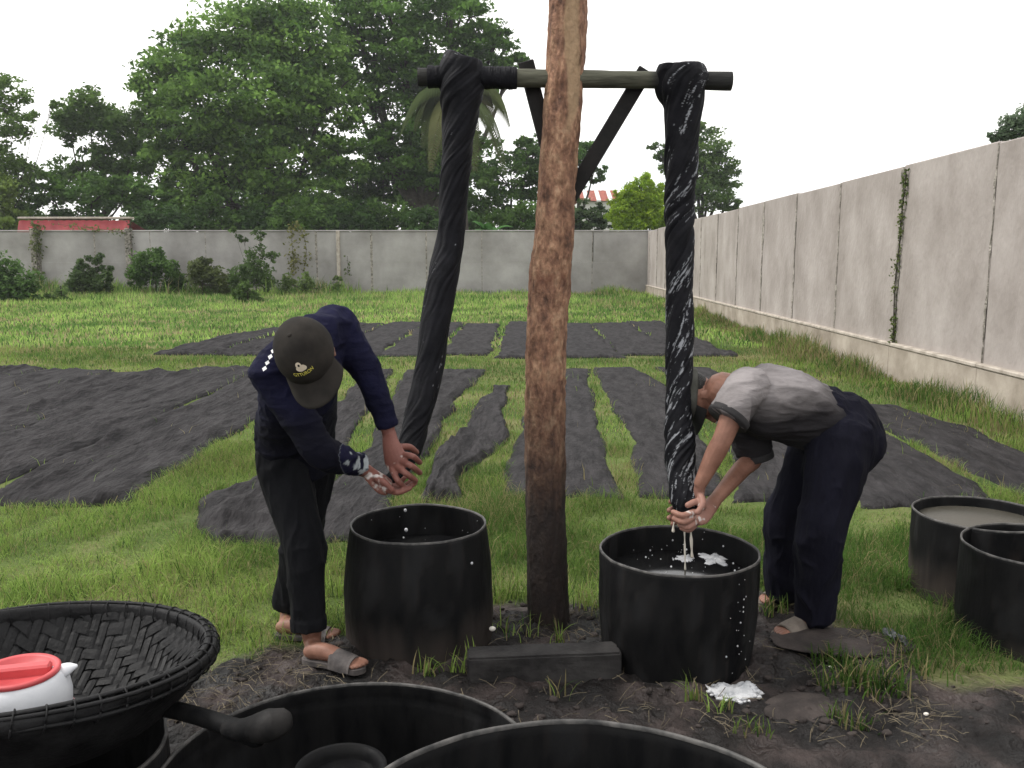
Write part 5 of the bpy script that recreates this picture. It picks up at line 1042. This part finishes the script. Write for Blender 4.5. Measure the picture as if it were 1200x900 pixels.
def cap(parent, c, Mx, m, mb_, logo=False, s=1.0, brim_len=0.075, up=.032):
    base = np.array(c) + Mx @ (np.array((0, -.008, up))*s); rx, ry, rz = .086*s, .106*s, .094*s
    root = None; n, k = 72, 22; V = []
    for i in range(k+1):
        el = math.pi/2*(1 - i/k*1.12)
        for j in range(n):
            a = 2*math.pi*j/n; seam = 1 - 0.012*math.exp(-((((a/(math.pi/3)) % 1)-0.5)/0.5*6)**2 if False else -((min((a/(math.pi/3)) % 1, 1-(a/(math.pi/3)) % 1))*9)**2)*math.cos(el)
            x, y, z = math.cos(el)*math.cos(a)*rx, math.cos(el)*math.sin(a)*ry, math.sin(el)*rz
            w = 1 + 0.018*float(vn(x*25, y*25, z*25, 5)); V.append(np.array([x*seam*w, y*seam*w, z*w]))
    V = np.array(V); inner = V*0.965; mV = np.vstack([V, inner]); F = []
    for off, flip in ((0, False), (len(V), True)):
        for i in range(k):
            for j in range(n):
                q = (off+i*n+j, off+i*n+(j+1) % n, off+(i+1)*n+(j+1) % n, off+(i+1)*n+j); F.append(q if not flip else q[::-1])
    for j in range(n): a0 = k*n+j; a1 = k*n+(j+1) % n; F.append((a0, a1, a1+len(V), a0+len(V)))
    cr = obj('cap', MB().add(base + mV @ Mx.T, F).mesh('cap', True), m, parent)
    V, a, b = ell(base + Mx @ np.array((0, 0, rz+.001)), (.008, .008, .004), Mx, 12, 6); obj('button', MB().add(V, a, b).mesh('b', True), m, cr)
    # brim: a curved plate with thickness
    nu, nv = 25, 9; T = []
    for top in (0.0015, -0.0015):
        for i in range(nv):
            f = i/(nv-1)
            for j in range(nu):
                a = math.pi/2 + (j/(nu-1)-0.5)*2*1.12; ca, sa = math.cos(a), math.sin(a)
                prof = max(0.0, math.cos((a-math.pi/2)*1.35))**0.5
                x, y = ca*rx*0.99*(1+0.10*f), sa*ry*0.985 + f*brim_len*s*prof; z = -0.010*s - 0.020*f*s - 0.028*s*(x/rx)**2*(0.35+0.65*f)
                T.append((x, y, z+top))
    T = np.array(T); g = lambda t, i, j: t*nv*nu+i*nu+j; F = []
    for i in range(nv-1):
        for j in range(nu-1): F.append((g(0, i, j), g(0, i, j+1), g(0, i+1, j+1), g(0, i+1, j))); F.append((g(1, i, j), g(1, i+1, j), g(1, i+1, j+1), g(1, i, j+1)))
    for j in range(nu-1): F.append((g(0, nv-1, j), g(0, nv-1, j+1), g(1, nv-1, j+1), g(1, nv-1, j)))
    for i in range(nv-1): F.append((g(0, i, 0), g(0, i+1, 0), g(1, i+1, 0), g(1, i, 0))); F.append((g(0, i, nu-1), g(1, i, nu-1), g(1, i+1, nu-1), g(0, i+1, nu-1)))
    obj('brim', MB().add(base + T @ Mx.T, F).mesh('brim', True), mb_, cr)
    if logo:
        def onto(me, off, elc, azc, sc, rot):          # lay flat outline on the dome; x -> azimuth, y -> elevation
            V = getco(me); x, y = V[:, 0]*sc, V[:, 1]*sc; x, y = x*math.cos(rot)-y*math.sin(rot), x*math.sin(rot)+y*math.cos(rot)
            el = elc + y/0.095; az = azc + x/(0.1*np.cos(np.clip(el, 0, 1.3)))
            P = np.stack([np.cos(el)*np.cos(az)*(rx+off), np.cos(el)*np.sin(az)*(ry+off), np.sin(el)*(rz+off)], 1) + V[:, 2:3]*sc*0
            setco(me, base + P @ Mx.T); return me
        cu = bpy.data.curves.new('lettering', 'FONT'); cu.body = 'GTTURON'; cu.align_x = 'CENTER'; cu.size = 1; cu.offset = 0.012; to = bpy.data.objects.new('tmp', cu); COL.objects.link(to)
        dg = bpy.context.evaluated_depsgraph_get(); me = bpy.data.meshes.new_from_object(to.evaluated_get(dg)); bpy.data.objects.remove(to)
        bm_ = bmesh.new(); bm_.from_mesh(me); bmesh.ops.triangulate(bm_, faces=bm_.faces[:]); bm_.to_mesh(me); bm_.free()
        V = getco(me); V[:, 0] *= -1; V[:, 1] += 0.035*V[:, 0]**2; setco(me, V); me.flip_normals()
        obj('lettering', onto(me, 0.0045, 0.36, math.pi/2, 0.0140, 0.0), M['yellow'], cr)
        for (ex, ey, ea, eb, mm, off) in ((0, .022, .016, .009, 'cream', .0045), (0.004, .031, .009, .009, 'cream', .0050), (-.010, .020, .008, .006, 'cream', .0048), (0.003, .031, .0035, .0035, 'dark', .0062)):
            th = np.linspace(0, 2*math.pi, 28, endpoint=False); V = [(ex, ey, 0)] + [(ex+ea*math.cos(t), ey+eb*math.sin(t), 0) for t in th]
            me = fmesh('emblem', V, np.array([(0, 1+j, 1+(j+1) % 28) for j in range(28)])); obj('emblem', onto(me, off, 0.36, math.pi/2, 1.0, 0.0), M[mm], cr)
    return cr
def sandal(parent, heel, toe, m, label=None, z=0.0, lift=0.0):
    h = np.array([heel[0], heel[1], 0.0]); t = np.array([toe[0], toe[1], 0.0]); d = nrm(t-h); l = np.array([-d[1], d[0], 0]); L = np.linalg.norm(t-h)
    def P(u, v, w): return h + d*u*L + l*v + np.array([0, 0, w+z])
    us = np.linspace(0, 1, 22); hw = np.interp(us, [0, .06, .2, .45, .72, .9, .97, 1], [.012, .030, .036, .034, .047, .042, .026, .008])
    V = []; F = []
    for u, w in zip(us, hw):
        rise = lift*max(0, 0.5-u)
        for s_, zz in ((-1, 0.0), (-1, .020), (1, .020), (1, 0.0)): V.append(P(u, s_*w, zz+rise+0.006*math.sin(u*3)))
    for i in range(21):
        for j in range(4): F.append((i*4+j, i*4+(j+1) % 4, (i+1)*4+(j+1) % 4, (i+1)*4+j))
    F += [(0, 3, 2, 1), (84, 85, 86, 87)]
    root = obj('sandal', MB().add(V, F).mesh('s', False), m, parent)
    V = []; n = 16                                            # broad strap arching over the foot
    uu = np.linspace(0.50, 0.84, 9)
    for tk in (0.0, 0.004):
        for u in uu:
            w = float(np.interp(u, us, hw))+0.003; top = float(np.interp(u, [0.5, 0.84], [0.078, 0.050]))
            for j in range(n): a = math.pi*j/(n-1); V.append(P(u, math.cos(a)*(w+tk), 0.010 + math.sin(a)**0.75*(top+tk-0.010)))
    F = []; N = 9*n
    for i in range(8):
        for j in range(n-1): F.append((i*n+j, i*n+j+1, (i+1)*n+j+1, (i+1)*n+j)); F.append((N+i*n+j, N+(i+1)*n+j, N+(i+1)*n+j+1, N+i*n+j+1))
    for i in (0, 8):
        for j in range(n-1): F.append((i*n+j, N+i*n+j, N+i*n+j+1, i*n+j+1))
    obj('strap', MB().add(V, F).mesh('st', True), m, root)
    return P
def foot_into(mb, P, ankle, shin):
    mb.add(*sweep([P(.12, 0, .048), P(.25, 0, .055), P(.45, 0, .055), P(.65, .002, .042), P(.80, .003, .034), P(.86, 0.003, .031)], [(.030, .028), (.033, .034), (.034, .032), (.040, .022), (.041, .014), (.036, .011)], 16, 3, side=np.array(P(.3, 1, 0))-np.array(P(.3, 0, 0))))
    mb.add(*sweep([shin, ankle, P(.17, 0, .05)], [(.048, .048), (.034, .038), (.032, .034)], 16, 4))
    for v, r, u in ((.028, .013, .95), (.009, .0095, .96), (-.007, .009, .94), (-.021, .0085, .91), (-.033, .008, .87)):
        mb.add(*sweep([P(.78, v, .031), P((.78+u)/2, v, .033), P(u, v, .029)], [r*.9, r, r*0.95], 10, 3))
def skin_cols(me, zones, s=0, hands=(), foam=(), base_dark=None):
    V = getco(me); C = np.zeros((len(V), 4)); C[:, :3] = (0.6, 0.56, 0.54)
    for c, r, thr in foam:
        d = np.linalg.norm(V-np.array(c), axis=1); f = vn(V[:, 0]*45, V[:, 1]*45, V[:, 2]*45, s)*0.6+vn(V[:, 0]*110, V[:, 1]*110, V[:, 2]*110, s+1)*0.4
        a = np.clip((f - thr - (d/r)**2*0.8)*4, 0, 0.8); C[:, 3] = np.maximum(C[:, 3], a)
    for c, r, col in hands:                                   # dye-reddened, stained hands
        d = np.linalg.norm(V-np.array(c), axis=1); a = np.clip((1-(d/r))*1.6, 0, 0.6)*(C[:, 3] < 0.05); q = a > 0; C[q, :3] = col; C[q, 3] = a[q]
    setcol(me, C)

# ================= the man in navy (facing right and towards the camera)
A = empty('person', G(350, 770), 'person in a long-sleeved navy shirt, black trousers and dark cap, bent over the left barrel', 'person')
hipR, hipL = W(331, 540, 3.46), W(364, 538, 3.62); knR, anR = W(357, 645, 3.38), W(366, 752, 3.36); knL, anL = W(352, 640, 3.66), W(337, 722, 3.76)
pel = W(346, 522, 3.54); chest = W(352, 440, 3.30); shL, shR = W(394, 382, 3.40), W(318, 437, 3.16); neck = W(352, 408, 3.20)
elL, wrL = W(434, 442, 3.42), W(456, 508, 3.44); elR, wrR = W(376, 528, 3.13), W(430, 552, 3.36)
hd = W(363, 420, 3.01); HM = frame((-0.24, -0.80, 0.55), (0.30, -0.52, -0.80))
skinA = MB(); head_into(skinA, hd, HM)
skinA.add(*sweep([hd - Vector(HM @ np.array((0, .01, .045))), neck.lerp(hd, 0.3), neck, neck.lerp(chest, 0.4)], [.052, .055, .062, .08], 16, 4))
skinA.add(*sweep([neck.lerp(chest, 0.1), chest, chest.lerp(pel, 0.5), pel], [(.10, .07), (.135, .09), (.12, .08), (.13, .09)], 20, 4, side=shL-shR))
for sh, el_, wr_, hn in ((shL, elL, wrL, 0), (shR, elR, wrR, 1)):
    skinA.add(*sweep([neck.lerp(sh, 0.3), sh, el_, wr_], [.05, .045, .036, .027], 14, 5))
heelR, toeR = G(356, 783), G(428, 797); heelL, toeL = G(322, 747), G(398, 752)
PR = sandal(A, heelR, toeR, M['sandal'], z=gz(G(390, 790))); PL = sandal(A, heelL, toeL, M['sandal'], z=gz(G(360, 750))+.004)
for hp, kn, an, Pf in ((hipR, knR, anR, PR), (hipL, knL, anL, PL)):
    skinA.add(*sweep([pel.lerp(hp, 0.6), hp, kn, kn.lerp(an, 0.45), an], [.075, .07, .05, .046, .034], 14, 5)); foot_into(skinA, Pf, an, kn.lerp(an, 0.8))
# left hand: back of the hand towards us, fingers closing round the twist
palmL = W(463, 538, 3.39)
skinA.add(*sweep([wrL, W(458, 520, 3.41), W(463, 537, 3.385), W(466, 547, 3.38)], [(.029, .023), (.036, .024), (.048, .022), (.044, .019)], 16, 4, side=(0.75, 0, 0.66)))
for pts, r in (([(474, 533, 3.375), (484, 535, 3.35), (492, 542, 3.40)], .0088), ([(471, 541, 3.37), (482, 546, 3.335), (492, 554, 3.385)], .0092), ([(466, 548, 3.365), (476, 555, 3.33), (487, 563, 3.37)], .0092), ([(460, 551, 3.37), (466, 563, 3.335), (475, 572, 3.37)], .0088), ([(470, 524, 3.41), (480, 524, 3.45), (488, 530, 3.50)], .0098)):
    finger(skinA, pts, r)
# right hand: palm up underneath, cupping the tail of the twist
skinA.add(*sweep([wrR, W(436, 558, 3.365), W(447, 567, 3.375), W(454, 571, 3.38)], [(.028, .022), (.034, .022), (.044, .020), (.040, .017)], 16, 4, side=(0.3, 0.75, 0.5)))
for pts, r in (([(453, 573, 3.345), (466, 577, 3.34), (480, 572, 3.36)], .009), ([(455, 572, 3.37), (470, 576, 3.375), (486, 566, 3.39)], .009), ([(455, 570, 3.40), (470, 572, 3.42), (484, 562, 3.43)], .0088), ([(452, 568, 3.42), (464, 569, 3.45), (474, 560, 3.46)], .008), ([(441, 560, 3.335), (450, 565, 3.315), (459, 574, 3.32)], .0098)):
    finger(skinA, pts, r)
me = remesh(skinA, 0.0040, 2)
skin_cols(me, None, 3, hands=[(palmL, .20, (0.17, 0.055, 0.05)), (W(440, 565, 3.37), .12, (0.19, 0.07, 0.06))], foam=[(W(440, 562, 3.35), 0.10, 0.0), (W(468, 540, 3.36), 0.05, 0.45)])
obj('body', me, M['skin'], A)
# shirt
sh_ = MB()
sh_.add(*sweep([neck.lerp(chest, -0.1), neck.lerp(chest, 0.35), chest, chest.lerp(pel, 0.45), pel.lerp(chest, 0.15), W(348, 548, 3.54)], [(.085, .065), (.155, .105), (.180, .125), (.178, .128), (.180, .138), (.172, .140)], 28, 5, side=shL-shR, caps='flat'))
sh_.add(*sweep([neck, neck.lerp(shL, 0.6), shL], [.085, .088, .078], 18, 4)); sh_.add(*sweep([neck, neck.lerp(shR, 0.6), shR], [.085, .09, .08], 18, 4))
sh_.add(*sweep([chest, chest.lerp(shL, 0.6), shL], [.11, .095, .075], 18, 4)); sh_.add(*sweep([chest, chest.lerp(shR, 0.6), shR], [.11, .10, .08], 18, 4))
sh_.add(*sweep([neck.lerp(shL, 0.6), shL, shL.lerp(elL, 0.5), elL, elL.lerp(wrL, 0.5), W(454, 500, 3.44)], [.074, .078, .066, .056, .047, .041], 20, 5, caps='flat'))
sh_.add(*sweep([neck.lerp(shR, 0.7), shR, shR.lerp(elR, 0.5), elR, elR.lerp(wrR, 0.5), W(424, 546, 3.34)], [.07, .076, .068, .060, .052, .042], 20, 5, caps='flat'))
me = remesh(sh_, 0.006, 6); wrinkle(me, 0.013, 7, (1, 1, 1.6), 12)
V = getco(me); C = np.zeros((len(V), 4)); C[:, :3] = (0.40, 0.44, 0.46)
cu_ = np.array(W(417, 538, 3.30)); d = np.linalg.norm((V-cu_)*np.array([1, .6, 1]), axis=1); f = vn(V[:, 0]*30, V[:, 1]*30, V[:, 2]*30, 15)*0.7+vn(V[:, 0]*75, V[:, 1]*75, V[:, 2]*75, 16)*0.4
C[:, 3] = np.clip((f+0.12-(d/0.085)**2*0.6)*5, 0, 0.85)*(V[:, 0] > W(396, 530, 3.3).x)
low_dark = np.clip((W(350, 455, 3.3).z - V[:, 2] + 0.06*fbm(V[:, 0]*7, V[:, 1]*7, V[:, 2]*7, 17))/0.18, 0, 0.75)*(V[:, 0] < W(408, 500, 3.3).x); q = (C[:, 3] < 0.02) & (low_dark > 0); C[q, :3] = (0.004, 0.004, 0.0055); C[q, 3] = low_dark[q]  # navy deepens to near black from the chest down
setcol(me, C); shirtA = obj('shirt', me, M['navy'], A)
# white print on the shoulder, laid on the cloth
from mathutils.bvhtree import BVHTree
def on_surface(o, px_, py_, off=0.002):
    Vw = [v.co + wloc(o) for v in o.data.vertices]; bv = BVHTree.FromPolygons(Vw, [p.vertices[:] for p in o.data.polygons]); cam_p = Vector((0, 0, CAM_H)); out = []
    for a_, b_ in zip(px_, py_):
        d = (W(a_, b_, 3.0)-cam_p).normalized(); h = bv.ray_cast(cam_p, d); out.append(None if h[0] is None else h[0]+h[1]*off*(1 if h[1].dot(d) < 0 else -1))
    return out
for i in range(5):
    x0_, y0_ = 324-i*3.4, 403+i*7.0
    q = on_surface(shirtA, [x0_-3, x0_+1, x0_+2.5, x0_-1.5], [y0_+1, y0_-2, y0_+1.5, y0_+4.5])
    if all(c_ is not None for c_ in q): obj('print_mark', MB().add([tuple(c_) for c_ in q], [(0, 1, 2, 3)]).mesh(), M['white'], shirtA)
# trousers
tr = MB()
tr.add(*sweep([pel + Vector((0, 0, .05)), pel, (hipL+hipR)/2 + Vector((0, 0, -.03)), (hipL+hipR)/2 + Vector((0, 0, -.08))], [(.168, .130), (.170, .138), (.155, .125), (.08, .07)], 24, 4, side=hipL-hipR))
for hp, kn, an, hem in ((hipR, knR, anR, W(362, 737, 3.36)), (hipL, knL, anL, W(340, 708, 3.74))):
    tr.add(*sweep([hp + Vector((0, 0, .05)), hp.lerp(kn, 0.15), hp.lerp(kn, 0.55), kn, kn.lerp(hem, 0.4), kn.lerp(hem, 0.85), hem], [.105, .108, .096, .083, .078, .070, .069], 24, 5, caps='flat'))
    dd = (hem-kn).normalized(); tr.add(*sweep([hem - dd*0.045, hem + dd*0.002], [.075, .074], 24, 4, caps='flat'))
me = remesh(tr, 0.006, 5); wrinkle(me, 0.016, 6, (1.5, 1.5, 0.7), 22); obj('trousers', me, M['blacktr'], A)
cap(A, hd, HM, M['cap'], M['cap'], logo=True, s=1.17); eyes(hd, HM, A)
V, a, b = ell(np.array(hd) + HM @ np.array((0, -.03, .012)), (.079, .082, .078), HM, 24, 16); obj('hair', MB().add(V, a, b).mesh('h', True), M['hair'], A)

# ================= the man in grey (facing left, bent double)
B = empty('person', G(945, 745), 'person in a grey short-sleeved shirt and navy trousers, bent double over the right barrel', 'person')
nh, fh = W(985, 512, 3.60), W(965, 510, 3.82)                 # near (left) and far (right) hip
nk, na = W(962, 618, 3.52), W(957, 724, 3.60); fk, fa = W(918, 610, 3.86), W(917, 696, 3.92)
pel = W(974, 508, 3.71); mid = W(915, 478, 3.68); chest = W(872, 468, 3.64); neck = W(848, 458, 3.66)
nsh, fsh = W(868, 462, 3.49), W(866, 478, 3.80)
nel, nwr = W(848, 512, 3.44), W(821, 566, 3.44); fel, fwr = W(884, 532, 3.80), W(838, 586, 3.56)
hd = W(823, 464, 3.71); HM = frame((-0.97, 0.06, -0.20), (0.20, -0.16, -0.97)); CM = frame(np.array((-0.97, 0.06, -0.20)) - 0.25*np.array((0.20, -0.16, -0.97)), (0.20, -0.16, -0.97))
sk = MB(); head_into(sk, hd, HM)
sk.add(*sweep([np.array(hd) - HM @ np.array((0, .01, .03)), neck.lerp(hd, 0.4), neck, chest], [.054, .056, .062, .08], 16, 4))
sk.add(*sweep([neck, chest, mid, pel], [(.10, .08), (.14, .10), (.12, .09), (.13, .10)], 20, 4, side=(0, 1, 0)))
sk.add(*sweep([chest, nsh, nel, nel.lerp(nwr, 0.35), nwr], [.05, .052, .040, .040, .027], 14, 5)); sk.add(*sweep([chest, fsh, fel, fel.lerp(fwr, 0.35), fwr], [.05, .05, .040, .040, .027], 14, 5))
PN = sandal(B, G(972, 738), G(906, 757), M['sandal_tan'], z=gz(G(940, 748))+.012); PF = sandal(B, G(950, 700), G(889, 716), M['sandal_tan'], z=gz(G(915, 708)))
for hp, kn, an, Pf in ((nh, nk, na, PN), (fh, fk, fa, PF)):
    sk.add(*sweep([pel.lerp(hp, .6), hp, kn, kn.lerp(an, .45), an], [.075, .072, .052, .047, .034], 14, 5)); foot_into(sk, Pf, an, kn.lerp(an, .8))
# far (right) hand under the end of the twist, near (left) hand gripping behind it
sk.add(*sweep([fwr, W(830, 595, 3.52), W(820, 603, 3.46), W(814, 607, 3.44)], [(.029, .023), (.035, .024), (.046, .022), (.042, .018)], 16, 4, side=(0.1, 0.8, 0.6)))
for pts, r in (([(815, 611, 3.41), (806, 618, 3.385), (797, 615, 3.40)], .0092), ([(812, 606, 3.40), (801, 612, 3.37), (790, 608, 3.39)], .0092), ([(813, 600, 3.40), (800, 604, 3.37), (789, 600, 3.40)], .009), ([(816, 613, 3.44), (808, 621, 3.43), (799, 619, 3.45)], .0085), ([(824, 594, 3.46), (816, 588, 3.42), (806, 592, 3.40)], .010)):
    finger(sk, pts, r)
sk.add(*sweep([nwr, W(819, 576, 3.46), W(816, 588, 3.50), W(812, 596, 3.51)], [(.028, .022), (.034, .022), (.043, .020), (.038, .017)], 16, 4, side=(0, 1, 0.1)))
for pts, r in (([(808, 590, 3.56), (796, 586, 3.56), (786, 588, 3.52)], .009), ([(807, 596, 3.55), (794, 594, 3.56), (784, 598, 3.51)], .009), ([(807, 602, 3.54), (794, 602, 3.55), (784, 607, 3.50)], .009), ([(808, 607, 3.53), (797, 610, 3.53), (788, 614, 3.49)], .008), ([(820, 578, 3.44), (824, 590, 3.40), (818, 600, 3.39)], .010)):
    finger(sk, pts, r)
me = remesh(sk, 0.0040, 2)
skin_cols(me, None, 6, hands=[(W(812, 600, 3.45), .13, (0.30, 0.16, 0.13))], foam=[(W(812, 604, 3.42), 0.10, 0.2), (W(840, 586, 3.5), 0.05, 0.1)])
obj('body', me, M['skin'], B); eyes(hd, HM, B)
cap(B, hd, CM, M['capgrn'], M['dark'], s=1.03, brim_len=0.065, up=.046)
V, a, b = ell(np.array(hd) + HM @ np.array((0, -.034, .024)), (.073, .075, .064), HM, 24, 16); obj('hair', MB().add(V, a, b).mesh('h', True), M['hair'], B)
ts = MB()
ts.add(*sweep([W(856, 457, 3.64), W(869, 463, 3.64), W(888, 470, 3.65), W(920, 474, 3.68), W(955, 490, 3.70), W(976, 498, 3.71)], [(.12, .095), (.160, .122), (.185, .150), (.180, .158), (.168, .138), (.150, .120)], 28, 5, side=(0, 1, 0), caps='flat'))
ts.add(*sweep([W(882, 455, 3.56), W(871, 459, 3.50), W(862, 476, 3.47), W(853, 490, 3.455)], [.085, .082, .078, .078], 22, 5, caps='flat'))
ts.add(*sweep([W(880, 478, 3.74), W(874, 490, 3.80), W(880, 516, 3.80), W(884, 536, 3.80)], [.085, .088, .080, .076], 22, 5, caps='flat'))
me = remesh(ts, 0.006, 6); wrinkle(me, 0.015, 6, (0.7, 1.2, 1.9), 32)
V = getco(me); zlow = W(900, 500, 3.6).z; C = np.zeros((len(V), 4)); C[:, :3] = (0.012, 0.011, 0.013)        # grey turns near black towards the lower half of the shirt
tt = (W(900, 474, 3.6).z + 0.03*0 - V[:, 2] + 0.05*fbm(V[:, 0]*6, V[:, 1]*6, V[:, 2]*6, 41))/0.14
arm = (V[:, 0] < W(872, 470, 3.5).x) & (V[:, 1] < 3.56); C[:, 3] = np.where(arm, np.clip(0.15+tt*0.5, 0, 0.5), np.clip(0.62+tt*1.1, 0, 0.95)); setcol(me, C)
obj('shirt', me, M['grey'], B)
M['band'] = mat('ribbed_band', (0.02, 0.019, 0.02), (0.035, 0.033, 0.034), rough=0.9, bump=0.3, bscale=120, bdist=0.003)
# dark ribbed sleeve bands
for P_, r_ in (([W(856, 486, 3.46), W(852, 492, 3.452)], .0865), ([W(883, 531, 3.80), W(884.5, 538, 3.80)], .084)):
    ax = (P_[1]-P_[0]).normalized(); V, F4, F3 = sweep([P_[0], P_[1]], [r_, r_], 28, 3, caps='flat'); obj('sleeve_band', MB().add(V, F4, F3).mesh('s', True), M['band'], B)
tr = MB()
tr.add(*sweep([W(958, 496, 3.70), W(975, 502, 3.71), W(984, 520, 3.71), W(975, 548, 3.70)], [(.150, .128), (.175, .155), (.180, .175), (.15, .13)], 26, 5, side=(0, 1, 0)))
tr.add(*ell(W(985, 502, 3.71), (.150, .170, .150), None, 28, 18)); tr.add(*sweep([W(950, 489, 3.695), W(962, 494, 3.70)], [(.168, .145), (.172, .148)], 28, 3, side=(0, 1, 0)))
for hp, kn, hem, ks in ((nh, nk, W(955, 722, 3.60), (.135, .125, .108, .100, .088, .076)), (fh, fk, W(918, 696, 3.92), (.130, .118, .100, .092, .082, .076))):
    tr.add(*sweep([hp + Vector((0, 0, -.02)), hp.lerp(kn, .3), hp.lerp(kn, .7), kn, kn.lerp(hem, .5), hem - (hem-kn).normalized()*.03], ks, 26, 5)); dd = (hem-kn).normalized(); tr.add(*sweep([hem - dd*.12, hem], [ks[-1]+.003, ks[-1]], 26, 4, caps='flat'))
me = remesh(tr, 0.006, 5); wrinkle(me, 0.020, 5.5, (1.4, 1.4, 0.65), 52); obj('trousers', me, M['navytr'], B)

# ------------------------------------------------------------------ thin humid haze over the field
V, F4, F3 = box((0, 45, 11.0), (150, 100, 24.2))
hz = obj('haze', MB().add(V, F4).mesh('haze'), M['dark']); hm = bpy.data.materials.new('haze_air'); hm.use_nodes = True; hn = hm.node_tree.nodes; hn.remove(hn['Principled BSDF'])
pv = hn.new('ShaderNodeVolumePrincipled'); pv.inputs['Color'].default_value = (0.92, 0.95, 1, 1); pv.inputs['Density'].default_value = 0.0005; pv.inputs['Anisotropy'].default_value = 0.2
hm.node_tree.links.new(pv.outputs['Volume'], hn['Material Output'].inputs['Volume']); hz.data.materials[0] = hm; tag(hz, kind='stuff')
